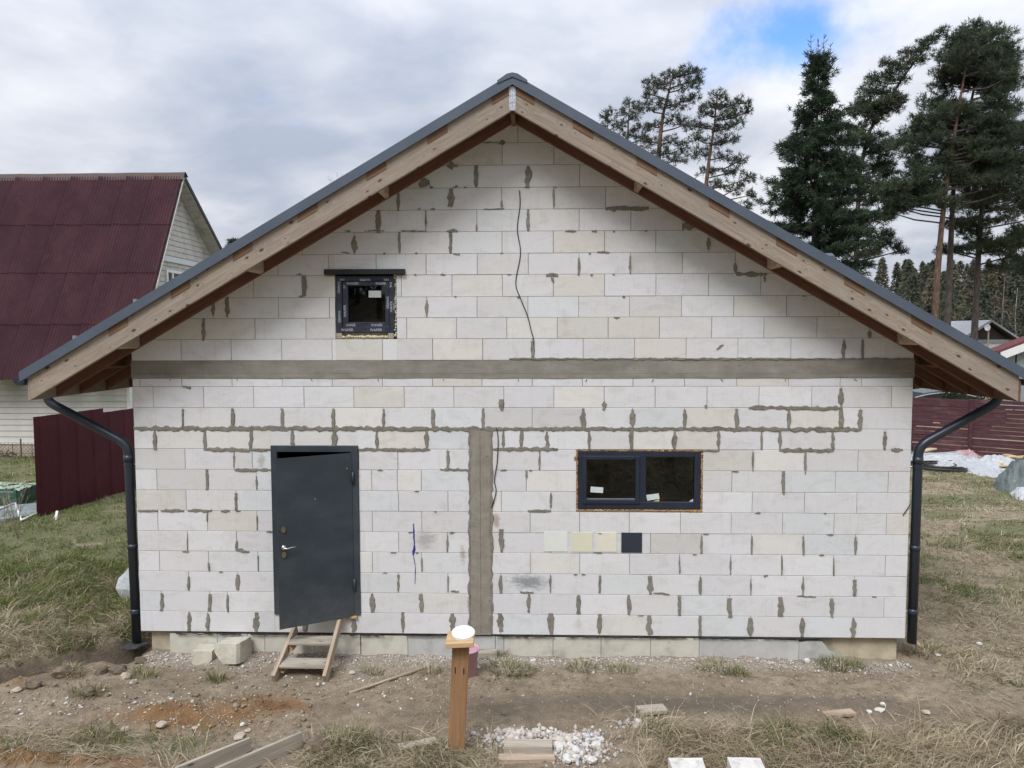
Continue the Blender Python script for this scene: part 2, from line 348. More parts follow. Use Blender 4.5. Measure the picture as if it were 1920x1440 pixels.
M_LOOK=m_wood('lookout_end_wood',(.17,.098,.062),(.25,.155,.10),knot=False,stain=(.14,.08,.05))
M_GREYW=m_wood('weathered_grey_wood',(.33,.29,.235),(.47,.425,.355),stain=(.23,.205,.175),dscale=2.)
M_STEPW=m_wood('dirty_step_wood',(.36,.275,.195),(.52,.42,.32),stain=(.33,.29,.25),dscale=2.5)
M_POSTW=m_wood('varnished_post_wood',(.27,.150,.075),(.37,.215,.112),stain=(.30,.19,.11))
M_CAPW=m_wood('fresh_pine_wood',(.50,.33,.17),(.62,.44,.25),stain=(.45,.30,.16))
M_OFFW=m_wood('new_offcut_wood',(.58,.45,.27),(.72,.58,.38),stain=(.48,.38,.25))
M_ANTH=simple('anthracite_steel',(.055,.068,.088),.42,var=.08,scale=3,dirt=(.11,.115,.12))
M_TRIM=simple('grey_blue_steel_trim',(.088,.112,.150),.45,var=.07,scale=2)
M_PIPE=simple('dark_downpipe_steel',(.026,.036,.050),.36,var=.1,scale=4)
M_DOOR=NT('door_powder_coat')
def _door():
    n=M_DOOR; v=n.pos(); f=n.noise(v,260,2,.5); w=n.noise(n.mapping(v,(1.4,1,2.2)),1.6,5,.6)
    col=n.mix(n.rng(w,.4,.7),(.034,.046,.060),(.046,.060,.075)); sc=n.noise(n.mapping(v,(3,1,6),rot=(0,.5,0)),2.4,5,.7,2.); dz_=n.N.new('ShaderNodeSeparateXYZ'); n.L.new(v,dz_.inputs[0]); dust=n.math('MULTIPLY',n.rng(n.math('ADD',dz_.outputs[2],n.math('MULTIPLY',n.noise(v,5,5,.65),.6)),.35,1.1,.30,.03),n.noise(v,14,5,.7)); col=n.mix(dust,col,(.30,.285,.26))
    col=n.mix(n.rng(sc,.62,.8,0,.4),col,(.14,.145,.15)); n.bump(f,.15,.002); return n.fin(col,n.rng(w,.3,.7,.38,.55),0,.4)
M_DOOR=_door()
M_WFRAME=simple('navy_window_profile',(.019,.027,.046),.38,var=.12,scale=3)
M_FILM=simple('navy_protective_film',(.028,.034,.052),.42,var=.25,scale=14,bump=.2)
M_PRINT=simple('pale_print',(.40,.43,.50),.6,var=.3,scale=40)
M_BLACK=simple('black_steel',(.014,.014,.016),.5,var=.2)
M_RUBBER=simple('black_cable_rubber',(.012,.012,.013),.5,var=.2)
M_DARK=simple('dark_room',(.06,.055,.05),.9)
M_FOAMY=simple('pale_mounting_foam',(.66,.60,.42),.85,var=.15,scale=20,bump=.6,dirt=(.45,.38,.2),dscale=9)
M_FOAMO=simple('orange_mounting_foam',(.46,.27,.115),.85,var=.3,scale=20,bump=.6,dirt=(.62,.50,.34),dscale=7)
M_CHROME=simple('satin_chrome',(.62,.61,.58),.22,1.,var=.05)
M_BRASS=simple('nickel_lock',(.42,.38,.30),.3,1.,var=.1,scale=30)
M_GALV=simple('galvanised_steel',(.55,.58,.62),.45,.75,var=.3,scale=18)
M_WHITEP=simple('white_plastic',(.80,.80,.79),.35,var=.03,dirt=(.55,.52,.47),dscale=8)
M_PINK=simple('faded_pink_plastic',(.60,.36,.43),.5,var=.08,dirt=(.52,.40,.42),dscale=6)
M_PAPER=simple('white_sticker',(.62,.68,.70),.5,var=.06,scale=20)
M_YEL=simple('yellow_sticker',(.50,.52,.16),.5,var=.1,scale=20)
M_REDC=simple('red_plastic',(.42,.05,.04),.4,var=.15)
M_INK=simple('blue_ink',(.035,.03,.26),.6,var=.3,scale=30)
M_SW=[simple('paint_white',(.74,.75,.71),.8,var=.03),simple('paint_pale_yellow',(.70,.69,.53),.8,var=.03),simple('paint_cream',(.74,.71,.59),.8,var=.03),simple('paint_navy',(.022,.030,.048),.7,var=.08)]
M_PL=simple('pale_plinth_board',(.585,.57,.495),.9,var=.10,scale=3,bump=.3,dirt=(.36,.34,.28),dscale=3)
M_PLG=simple('grey_plinth_board',(.50,.503,.49),.9,var=.10,scale=3,bump=.3,dirt=(.33,.33,.31),dscale=3)
M_PLY=simple('yellowed_plinth_concrete',(.50,.44,.32),.92,var=.18,scale=4,bump=.4,dirt=(.38,.34,.27),dscale=4)
M_CHUNK=simple('old_gas_concrete',(.56,.53,.44),.95,var=.12,scale=5,bump=.7,dirt=(.40,.36,.29),dscale=5)
M_CHW=simple('fresh_gas_concrete',(.66,.645,.62),.95,var=.12,scale=8,bump=.8,dirt=(.42,.37,.30),dscale=11)
M_STONE=simple('beige_stone',(.45,.38,.31),.95,var=.15,scale=8,bump=.6,dirt=(.28,.23,.18),dscale=8)
M_TAR_SHADOW=simple('tar_paper_gap_shadow',(.035,.036,.038),.8,var=.3,scale=20,bump=.4)
def m_glass():
    n=NT('window_glass'); n.N.remove(n.b); tr=n.N.new('ShaderNodeBsdfTransparent'); tr.inputs[0].default_value=(.86,.9,.9,1); gl=n.N.new('ShaderNodeBsdfGlossy'); gl.inputs['Roughness'].default_value=.015
    fr=n.N.new('ShaderNodeFresnel'); fr.inputs[0].default_value=1.52; mx=n.N.new('ShaderNodeMixShader'); n.L.new(fr.outputs[0],mx.inputs[0]); n.L.new(tr.outputs[0],mx.inputs[1]); n.L.new(gl.outputs[0],mx.inputs[2]); n.L.new(mx.outputs[0],n.o.inputs[0]); return n.m
M_GLASS=m_glass()
def m_attr(name,rough=.9,var=.2,scale=8,trans=0.):
    n=NT(name); c=n.attr('Col'); f=n.noise(n.pos(),scale,4,.6); col=n.mix(n.rng(f,.3,.7,0,.7),c,n.mix(1.,c,(1-var*1.8,1-var*1.8,1-var*1.6),'MULTIPLY'))
    m=n.fin(col,rough,0,.2)
    if trans:
        t=n.N.new('ShaderNodeBsdfTranslucent'); n.L.new(col,t.inputs[0]); mx=n.N.new('ShaderNodeMixShader'); mx.inputs[0].default_value=trans; n.L.new(n.b.outputs[0],mx.inputs[1]); n.L.new(t.outputs[0],mx.inputs[2]); n.L.new(mx.outputs[0],n.o.inputs[0])
    return m
M_GRASS=m_attr('grass_blades',.85,.12,3.,.40); M_CHIPS=m_attr('concrete_chips',.95,.12,20.); M_NEED=m_attr('needles',.75,.22,.6,.28)
def m_bark(name,c1,c2): 
    n=NT(name); p=n.pos(); f=n.noise(n.mapping(p,(3,3,.9)),2.5,6,.65); col=n.mix(n.rng(f,.35,.68),c1,c2); n.bump(f,.8,.05); return n.fin(col,.95,0,.2)
M_BARK=m_bark('pine_bark',(.085,.058,.045),(.20,.125,.085)); M_BARKG=m_bark('grey_pine_bark',(.06,.05,.045),(.125,.10,.085)); M_BIRCH=m_bark('birch_bark',(.2,.19,.17),(.5,.49,.46))
# ------------------------------------------------------------------ ground
def masks(x,y):
    n=fbm(x,y,1.1,71); n2=fbm(x,y,3.1,77); e=(n-.5)*1.1+(n2-.5)*.6
    left=sst(-x,.30,.5)*sst(y-trench(x)+.25*(n2-.5),.0,.14)
    leftfar=sst(-x,.4,2.)*sst(y,9,12); 
    right=sst(x+.3*e,9.2,9.6)*sst(y+.35*e,-1.15,-.55)*(.55+.45*sst(n,.38,.55))
    edge=1.50+.25*e-.22*sst(x,8.,9.2)
    front=np.maximum(sst(x+.5*e,5.35,5.9),.0)*sst(-y,edge,edge+.25)
    mid=sst(x,2.3,2.7)*sst(-x,-4.35,-3.9)*sst(-y+.25*e,1.86,2.12)*.9
    lowl=sst(-x,-1.75,-1.25)*sst(-y+.3*e,1.78,2.05)*sst(y,-2.62,-2.38)*.55
    back=sst(-y,2.75,3.1); far=np.maximum(sst(y,8.,11.)*np.ones_like(n),0)
    g=np.clip(np.maximum.reduce([left,leftfar,right,front,mid,lowl,back,far]),0,1)
    path=sst(.55-np.abs(x-11.6-.10*y+.4*np.sin(y*.5)),0,.35)*sst(y,-1,1)*(.8)*sst(n2,.3,.5)
    g=g*(1-.65*path*(x>9))
    clay=.85*bump2(x,y,1.15,-1.55,1.0,.36)+1.2*bump2(x,y,HOLE[0]+.06,HOLE[1]+.0,.22,.15)+.8*bump2(x,y,1.45,-1.15,.22,.10)+1.2*bump2(x,y,.0,-2.45,1.1,.14)+.6*bump2(x,y,-1.2,-.95,.35,.12)
    clay=np.clip(clay*(.35+1.3*fbm(x,y,4.5,81)),0,1)
    inx=sst(x,-.3,.2)*sst(-x,-9.3,-8.9)
    chalk=inx*np.exp(-((y+.16)/.26)**2)*(.3+1.1*fbm(x,y,3.2,83))+.55*inx*np.exp(-((y+.5)/.4)**2)*sst(-x,-4.9,-3.5)*sst(fbm(x,y,2.2,84),.42,.6)+bump2(x,y,4.3,-1.98,.5,.16)+.6*bump2(x,y,5.3,-1.75,.3,.1)
    chalk=chalk+.45*bump2(x,y,-.3,-1.3,.9,.3)*sst(n2,.4,.6)
    chalk=np.clip(chalk*.85,0,1)*(1-g)
    dark=bump2(x,y,6.2,-1.15,2.1,.36)*.95+.5*bump2(x,y,4.2,-1.45,.6,.3)+.4*bump2(x,y,8.6,-1.3,.8,.3)+bump2(x,y,-.4,.08,.18,.3)+np.exp(-((y-trench(x)+.08)/.13)**2)*sst(-x,.3,.5)*1.1+.4*bump2(x,y,3.1,-1.4,.7,.25)
    dark=np.clip(dark,0,1)
    gr=sst(.6*fbm(x,y,.8,91)+.4*fbm(x,y,3.3,92)+.20*sst(y,1.0,4.)*(x<1)-.06*(y<1)+.03*(x>9),.44,.62)
    return g,clay,chalk,dark,gr
def axis(segs):
    a=[]
    for s,e,n in segs: a+=list(np.linspace(s,e,n,endpoint=False))
    return np.array(a+[segs[-1][1]])
def geo(a,b,n): return list(a*(b/a)**(np.arange(1,n+1)/n))
gx=np.concatenate([[4.5-q for q in geo(8.5,600,26)][::-1],axis([(-4,-2,35),(-2,10,270),(10,13,45)]),[4.5+q for q in geo(8.5,600,26)]])
gy=np.concatenate([[-3.4-q for q in geo(.35,500,30)][::-1],axis([(-3.4,-2.6,16),(-2.6,.5,110),(.5,4,50),(4,18,90)]),[18+q for q in geo(.4,900,26)]])
XX,YY=np.meshgrid(gx,gy); ZZ=height(XX,YY); nx,ny=len(gx),len(gy)
idx=np.arange(nx*ny).reshape(ny,nx)
FQ=np.stack([idx[:-1,:-1],idx[:-1,1:],idx[1:,1:],idx[1:,:-1]],-1).reshape(-1,4)
g_,cl_,ch_,dk_,gr_=masks(XX.ravel(),YY.ravel())
def m_ground():
    n=NT('soil_and_turf'); p=n.pos(); mk_=n.N.new('ShaderNodeSeparateColor'); n.L.new(n.attr('Col'),mk_.inputs[0]); al=n.attr('Col','Alpha')
    gr=n.attr('Green','Fac')
    f1=n.noise(p,1.7,10,.70); f2=n.noise(p,8,10,.76); f3=n.noise(p,55,6,.72)
    soil=n.mix(n.rng(f1,.35,.68),(.262,.205,.145),(.40,.325,.238)); soil=n.mix(n.rng(f2,.42,.62,0,.7),soil,(.185,.148,.108)); soil=n.mix(n.rng(f3,.52,.66,0,.6),soil,(.49,.43,.35))
    soil=n.mix(n.rng(n.math('MULTIPLY',al,n.rng(f2,.25,.6,.6,1)),.2,.9,0,.85),soil,n.mix(n.rng(f2,.4,.65),(.125,.104,.078),(.185,.156,.120)))
    clay=n.mix(n.rng(f2,.35,.68),(.19,.098,.040),(.34,.20,.095)); clay=n.mix(n.rng(f3,.5,.75,0,.5),clay,(.12,.065,.032))
    soil=n.mix(n.rng(n.math('ADD',mk_.outputs[1],n.math('MULTIPLY',n.math('SUBTRACT',f2,.5),1.3)),.15,.75,0,.92),soil,clay); soil=n.mix(n.rng(n.vor(p,60.),.03,.22,.35,0),soil,n.mix(1.,soil,(.45,.42,.40),'MULTIPLY'))
    chalk=n.mix(n.rng(f3,.4,.65),(.37,.32,.26),(.53,.475,.41)); sp=n.vor(p,26.); soil=n.mix(n.math('MULTIPLY',n.rng(mk_.outputs[2],.1,.9,0,.75),n.rng(f2,.3,.6,.25,1)),soil,chalk)
    soil=n.mix(n.math('MULTIPLY',n.rng(sp,.05,.16,1,0),n.rng(mk_.outputs[2],0,.5,.10,.7)),soil,(.56,.53,.49))
    st=n.noise(n.mapping(p,(1,2.6,1)),22,5,.7,2.); thatch=n.mix(n.rng(st,.38,.62),(.22,.185,.125),(.42,.36,.26)); thatch=n.mix(n.rng(n.noise(p,4,5,.6),.5,.7,0,.6),thatch,(.16,.135,.09))
    thatch=n.mix(n.rng(n.math('ADD',gr,n.math('MULTIPLY',n.math('SUBTRACT',n.noise(p,5,5,.6),.5),.8)),.35,.75,0,.75),thatch,n.mix(n.rng(st,.38,.62),(.085,.10,.045),(.17,.18,.085)))
    gm=n.rng(n.math('ADD',mk_.outputs[0],n.math('MULTIPLY',n.math('SUBTRACT',f2,.5),.9)),.3,.7)
    col=n.mix(gm,soil,thatch)
    n.bump(n.math('ADD',n.math('MULTIPLY',f2,1.),n.math('MULTIPLY',f3,.5)),.9,.045); return n.fin(col,.97,0,.15)
gnd=big('ground',np.stack([XX.ravel(),YY.ravel(),ZZ.ravel()],1),FQ,m_ground(),cols=np.stack([g_,cl_,ch_,dk_],1),smooth=True)
_at=gnd.data.attributes.new('Green','FLOAT','POINT'); _at.data.foreach_set('value',gr_.astype(np.float32)); tag(gnd,kind='structure')

# ------------------------------------------------------------------ the house: wall
H=thing('block_house','unfinished white aerated block house with grey roof, dark door and bare timber eaves','house',(4.37,4.5,-.26))
LPX=[1183.3,1145.8,1108.9,1070.8,1033.4,995.3,957,919,880,841.4,803,763.9,724.7]
RPX=[1197,1158,1119,1081,1041,1003,963,924,884,844,805,765,724.7]
ZR=[float((onY(265,l)[2]+onY(1697,r)[2])/2) for l,r in zip(LPX,RPX)]
XL,XR=-.280,9.015; ZB0=float(onY(1000,709)[2]); ZB1=float(onY(1000,675.2)[2])
GPX=[635,595.3,556,514.6,474.8,433.4,392.2,351,308.8,267]
ZG=[ZB1]+[float(onY(1000,v)[2]) for v in GPX]+[float(onY(1000,226)[2])]
RX,RZ,SL=4.345,6.10,.5765                      # ridge: x, underside height, slope of the rafters
def under(x): return RZ-SL*abs(x-RX)
ROWS=[[355,390,481,572,663,755.5,847.8,938.7,1032.6,1124.5,1218,1312.4,1407.4,1504.5,1600],
 [303,394,427,612,698,790,992,1085,1178.5,1274,1367.7,1463,1559.6,1657.5],
 [354,446,538,655,747,840,939.4,1032,1125,1219,1313,1408,1506,1602],
 [299,391,484,605,698.5,790.6,994.4,1087,1180.7,1274,1370,1466,1562.8,1660],
 [352,443.6,600,747.5,839.4,940,1033,1126,1219.7,1315.6,1409.4,1506.5,1604],
 [296,389,481.7,600,698,791,994,1087,1180,1276,1371,1467.3,1564,1662],
 [349,443,600,747,840,940,1033,1126,1220,1410.5,1508.6,1606.7],
 [294,387,481,600,697,745,790,987,1180,1276,1372.5,1471,1566.5,1665.5],
 [347,439,473,600,673,746,839.5,1012,1200,1412,1510,1609],
 [290,384,470,548,626,705.7,800,944,978,1025.5,1104.5,1184.5,1265,1347,1428,1463,1561,1659],
 [343,436,529,625,719.7,812,906,998,1093,1186,1283.6,1381,1479,1577.5,1613],
 [287.2,381.7,475.6,570,663.6,758,851,944.7,1038.6,1133,1228.6,1325.8,1423.3,1522,1577,1672],
 [262.5,340.8,435,529,623,717,811,904,998,1092.4,1187,1283.6,1381,1479,1575.5,1616]]
GROWS=[[339.4,433.3,528,622.6,717.4,811.4,905,998.2,1093.6,1189.7,1286.7,1383.8,1483.2,1582.5,1617.6],
 [382,478,573.6,668,762.6,856,950.3,1045,1140.4,1236.6,1334.6,1432.4,1532,1630],
 [335,400,426,522,617.7,710,800.5,894.5,990,1085,1180.5,1278,1376,1475,1574],
 [380,475.5,570,660,752.6,847.5,942,1037.5,1133.7,1230,1328.7,1426.7,1524],
 [430,520.8,615.6,705,799,895,990.6,1086,1181.6,1280,1378.8,1476],
 [567,664,749,845,941.4,1037.5,1133.7,1230,1329,1427],
 [615,710,797.8,894,990,1086,1183,1280],
 [746.6,845.7,940.5,1038,1136,1235],[795,893,990,1087,1185],[845,941.6,1038.6,1135],[971]]
def rect(px0,py0,px1,py1): a=onY(px0,py0); b=onY(px1,py1); return [min(a[0],b[0]),min(a[2],b[2]),max(a[0],b[0]),max(a[2],b[2])]
DOOR=[1.397,.236,2.459,2.315]
WIN=rect(1080.5,843.5,1317,959.5); WUP=rect(627,509,744.5,636); LINT=rect(609,505.5,760,516)
COLM=rect(880,806,921.5,1189); COLM[1]=.0
OPEN=[DOOR,WIN,WUP,LINT,COLM]
def subtract(r,o):
    x0,z0,x1,z1=r; a,b,c,d=o
    if a>=x1 or c<=x0 or b>=z1 or d<=z0: return [r]
    out=[]
    if a>x0: out.append([x0,z0,a,z1])
    if c<x1: out.append([c,z0,x1,z1])
    if b>z0: out.append([max(x0,a),z0,min(x1,c),b])
    if d<z1: out.append([max(x0,a),d,min(x1,c),z1])
    return out
def roofclip(poly,off):      # keep under the roof line raised by off
    p=clip(poly,SL,1.,RZ+off+SL*RX); return clip(p,-SL,1.,RZ+off-SL*RX)
PAL=[(.715,.71,.735),(.745,.745,.76),(.70,.69,.695),(.705,.68,.635),(.685,.71,.73),(.635,.622,.62),(.745,.73,.705),(.67,.645,.605)]
NB=[0]
def blocks(zs,rows,gable):
    for k,row in enumerate(rows):
        z0,z1=zs[k],zs[k+1]; pv=np.interp((z0+z1)/2,[0,ZB0,ZG[-1]],[1190,709,226])
        for _ in range(2): pass
        xs=[]
        for u in row:
            vv=pv
            for _ in range(3):
                P=onY(u,vv); vv-=(((z0+z1)/2-P[2])*157)
            xs.append(float(P[0]))
        if not gable: xs=[XL]+xs+[XR]
        else:
            xs=[max(XL,xs[0]-.62)]+xs+[min(XR,xs[-1]+.62)]
            while len(xs)>2 and xs[1]-xs[0]<.05: xs.pop(0)
        for a,b in zip(xs,xs[1:]):
            g=.0022+.0012*random.random(); rs=[[a+g,z0+.002,b-g,z1-.002]]
            for o in OPEN: rs=[q for r in rs for q in subtract(r,o)]
            for r in rs:
                if r[2]-r[0]<.025 or r[3]-r[1]<.02: continue
                poly=[(r[0],r[1]),(r[2],r[1]),(r[2],r[3]),(r[0],r[3])]
                if gable:
                    poly=roofclip(poly,.10)
                    if len(poly)<3 or abs(area(poly))<.002: continue
                w=random.choices(range(8),[7,7,4,.4,3,.8,2,.4] if (k<6 and not gable) else ([5,3,5,2,2,1.2,3,1.5] if not gable else [6,1,5,1.2,4,2,1.2,1.5]))[0]
                c=PAL[w]; t=random.uniform(.95,1.03)
                y=random.uniform(-.0025,.0025)
                o=mk('block',*prismvf(poly,y,.20,.003),MB,H,color=(c[0]*t,c[1]*t,c[2]*t,1)); NB[0]+=1
blocks(ZR+[ZB0],ROWS,False); blocks(ZG,GROWS,True)
# the bed the blocks stand in: mortar seen in the joints
xs=sorted({XL,XR,*[v for o in OPEN for v in (o[0],o[2])]}); zs=sorted({0.,ZB1+.0,6.3,*[v for o in OPEN for v in (o[1],o[3])]}); VF=[]
for a,b in zip(xs,xs[1:]):
    for c,d in zip(zs,zs[1:]):
        mx,mz=(a+b)/2,(c+d)/2
        if any(o[0]<mx<o[2] and o[1]<mz<o[3] for o in OPEN if o is not COLM and o is not LINT): continue
        p=roofclip([(a,c),(b,c),(b,d),(a,d)],.09)
        if len(p)>2: VF.append(prismvf(p,.006,.30))
mk('joint_bed',*join(*VF),M_JOINT,H)
# ring beam and column of cast concrete
def cast(name,x0,x1,z0,z1,y0,mat,seam,vertical):
    V=[];F=[]; n=70; sx=[0,seam-.006,seam,seam+.006,1]; prof=[0,.0,.010,.004,.004]
    for i in range(n+1):
        t=i/n
        for j,s in enumerate(sx):
            jit=.006*(vn(t*40,s*3,1.,12)-.5)
            if vertical: e=(.016*(vn(t*37,s*0+j,1.,13)-.5) if j in (0,4) else 0); V.append((x0+(x1-x0)*s+e,y0+prof[j]+jit,z0+(z1-z0)*t))
            else: e=(.009*(vn(t*60,j,1.,15)-.5) if j in(0,4) else 0); V.append((x0+(x1-x0)*t,y0+prof[j]+jit,z0+(z1-z0)*s+e))
    m=len(sx)
    for i in range(n):
        for j in range(m-1):
            q=(i*m+j,i*m+j+1,(i+1)*m+j+1,(i+1)*m+j); F.append(q if not vertical else q[::-1])
    o=len(V); V+=[(v[0],.05,v[2]) for v in V]
    for i in range(n):
        for j in (0,m-1):
            a,b=i*m+j,(i+1)*m+j; F.append((a,b,b+o,a+o))
    for i in (0,n):
        for j in range(m-1): a=i*m+j; F.append((a,a+1,a+1+o,a+o))
    return mk(name,V,F,mat,H)
cast('ring_beam',XL-.008,XR+.010,ZB0,ZB1,-.006,M_CONC,.26,False)
cast('concrete_column',COLM[0],COLM[2],.0,COLM[3],-.008,M_COLC,.50,True)
# mortar squeezed out of the joints
def zx(u,v): p=onY(u,v); return float(p[0]),float(p[2])
SEED=[100]
def smear(p0,p1,w,jag=.45,n=None,taper=.35,name='mortar_smear',mat=None,thick=.011):
    """irregular ribbon of mortar from p0 to p1 (photo points on the wall), mean width w in px"""
    SEED[0]+=1; r=random.Random(SEED[0]); a=np.array(zx(*p0)); b=np.array(zx(*p1)); L=np.linalg.norm(b-a); d=(b-a)/L; nrm=np.array([-d[1],d[0]]); w=w/157./2
    n=n or max(6,int(L/.03)); V=[];F=[]
    s0=r.uniform(0,99)
    for i in range(n+1):
        t=i/n; e=1 if min(t,1-t)>1.5/n else (1-taper*r.uniform(.4,1))
        wl=w*e*(1+jag*2*(float(vn(s0+i*.7,0,1.,3))-.5)+r.uniform(-.5,.5)*jag); wr=w*e*(1+jag*2*(float(vn(s0+i*.7,9,1.,4))-.5)+r.uniform(-.5,.5)*jag)
        c=a+d*L*t
        for q,y in ((wl,.004),(wl*.72,-thick),(-wr*.72,-thick*r.uniform(.6,1.1)),(-wr,.004)):
            pt=c+nrm*q; V.append((pt[0],y,pt[1]))
    for i in range(n):
        for j in range(3): k=i*4+j; F.append((k,k+1,k+5,k+4))
    F.append((0,1,2,3)); o=n*4; F.append((o+3,o+2,o+1,o))
    me=mk(name,V,F,mat or M_MORTAR,H)
    bm=bmesh.new(); bm.from_mesh(me.data); bmesh.ops.recalc_face_normals(bm,faces=bm.faces[:]); bm.to_mesh(me.data); bm.free(); return me
VS=[]   # x, y0, y1, width (photo px)
VS+=[(x,766,803,w) for x,w in zip([343,436,529.5,625,719.5,812,906,1093,1186,1283.6,1381,1479,1577.5,1613],[6,8,8,9,8,8,6,9,9,9,9,7,10,9])]
VS+=[(x,807,843,w) for x,w in zip([290,384,471,548,627,706,800,944,978,1025.5,1104.5,1184.5,1265,1347,1428,1463,1561,1659],[8,7,9,8,10,7,9,7,8,8,8,9,8,7,7,8,8,8])]
VS+=[(439,845,879,5),(839.5,844,876,6),(1012,845,880,5),(1412,846,884,5),(1510,846,888,6),(388,881,920,7),(481,893,918,4),(987,880,896,5),(1468.5,883,925,8),(443,923,957,8),(1033,924,950,4),
 (389,962,979,3),(482,966,994,3),(352,1000,1031,4),(444,1012,1034,8),(839,1002,1033,4),(940,992,1034,11),(1316,1003,1036,5),(1410,1004,1040,4),(1506,1005,1040,4),(1604,1006,1040,5),
 (391,1055,1070,4),(484,1040,1070,3),(790.5,1045,1071,4),(1274,1042,1075,4),(1370,1043,1077,4),(1466,1042,1078,4),(1563,1045,1079,3),
 (354,1080,1107,5),(446,1075,1106,9),(747,1076,1108,6),(840,1078,1107,3),(939,1078,1110,8),(1032,1077,1110,4),(1125,1077,1110,6),(1219,1079,1114,9),(1313,1081,1114,7),(1408,1084,1114,4),(1506,1084,1117,5),(1602,1085,1117,7),
 (303,1110,1145,9),(394,1113,1146,10),(427,1116,1147,6),(698,1111,1146,11),(790,1112,1147,9),(992,1113,1148,8),(1085,1115,1150,8),(1178.5,1115,1151,8),(1274,1116,1153,9),(1367.7,1119,1156,10),(1463,1119,1155,13),(1559.6,1120,1157,8),
 (355,1148,1184,8),(390,1149,1184,10),(481,1147,1184,12),(572,1164,1184,10),(663,1162,1184,14),(755.5,1147,1184,9),(847.8,1148,1185,13),(938,1150,1185,12),(1032.6,1150,1187,15),(1124.5,1151,1187,12),(1218,1152,1189,11),(1312.4,1154,1192,8),(1407.4,1156,1191,11),(1504.5,1158,1195,9),(1600,1158,1195,10),
 (1577,726,764,9),(940.5,748,769,11),(1133,753,770,8),(1323,757,765,6),
 (998,638,675,8),(1582.5,637,673,9),(1617.6,637,673,7),(382,596,639,10),(1630,619,634,6),(400,567,591,8),(426,557,596,10),(800.5,560,594,8),(570,517,555,10),(1085.5,482,515,5),(1181.5,478,514,4),(1378.5,492,512,6),
 (664,442,477,11),(749,434,474,5),(845,430,476,7),(710,394,438,12),(798,393,430,5),(990,393,432,5),(746.6,355,397,8),(845,352,388,15),(1038,354,388,4),(893,310,353,11),(990,311,353,13),(893.8,420,433,4),(940.5,375,391,4),(1434,515,530,6),(1329,445,468,7)]
for x,y0,y1,w in VS: smear((x,y0+random.uniform(-.5,2.5)),(x+random.uniform(-1,1),y1-random.uniform(-1,2)),w*random.uniform(.85,1.2),jag=random.uniform(.25,.55),taper=random.uniform(.2,.7),thick=random.uniform(.007,.015))
HS=[(251,803.5,640,803.5,9),(640,803.8,905,804,9),(905,804,1290,804.5,8),(1290,804.5,1615,805,9),(384,842,468,844,8),(468,844,509,842.5,6),(672,843,806,843,7),(921,842,1046,842,8),(1315,845,1348,844,6),(1461,844,1563,845,8),
 (440,880.5,509,881,7),(826,880.5,868,881,6),(866,881,880,882,4),(259,957.5,296,958,5),(302,957.5,345,958,6),(352,957,397,957.5,6),(415,957.5,430,957.5,5),(990,957.5,1032,958,6),(1404,764,1577,766,8),(955,672.5,1180,672.8,4),(1180,673,1480,672.8,5),(1480,673,1714,673,4),
 (1380,514.5,1438,514.5,9),(1136,391,1216,391,9),(1671,843.5,1692,843.5,8),(444,1031,462,1034,8),(343,725,358,728,5),(975,1110,1000,1110.5,3),(1225,1111,1255,1114,3),(1112,1035,1128,1036,3),(640,473,655,474,3),(690,433,720,433,4),
 (752,433,800,433,3),(838,433,858,433,7),(850,476,862,477,5),(908,392,945,392,3),(1024,516,1046,516,9),(1034,520,1038,528,6),(1120,472,1142,473,3),(1060,433,1080,433.5,4),(1330,655,1362,640,4) if False else (1344,655,1356,646,5),(935,268,948,268,9),(905,267,935,268,3),(785,347,806,343,16),(838,311,858,311,13),(1280,424,1306,424,15),(845,1108,860,1109,3),(1495,1117,1530,1119,3)]
for x0,y0,x1,y1,w in HS: smear((x0,y0),(x1,y1),w,jag=.55 if w>3 else .8,taper=.5)
for _ in range(46):          # small dabs along the bed joints
    k=random.choice(range(1,11)); u=random.uniform(280,1690); v=np.interp(u,[265,1697],[LPX[k],RPX[k]])
    if 505<u<680 or 875<u<925 or (1075<u<1320 and 840<v<962): continue
    smear((u,v),(u+random.uniform(4,13),v+random.uniform(-.5,.5)),random.uniform(2,4.5),jag=.8,n=5,taper=.7)
for _ in range(34):
    k=random.choice(range(0,8)); v=GPX[k]; u=random.uniform(980-(v-215)*1.55,980+(v-215)*1.55)
    if abs(u-690)<85 and 490<v<640: continue
    smear((u,v),(u+random.uniform(4,11),v+random.uniform(-.5,.5)),random.uniform(2.5,5),jag=.8,n=5,taper=.7)
# ragged mortar down both sides of the column
for x,w in ((880.5,5),(921.5,6)): smear((x,808),(x+.3,1188),w,jag=.9,n=60)
# nails and wire ends under the ring beam
VF=[]
for i,u in enumerate(list(range(318,1700,129))):
    p=onY(u+random.uniform(-12,12),711); VF.append(tubevf([p+np.array([0,-.002,0]),p+np.array([random.uniform(-.03,.03),-.012,-random.uniform(.01,.035)])],.004,5))
tag(mk('wire_ends',*join(*VF),M_BLACK,H),kind='stuff')
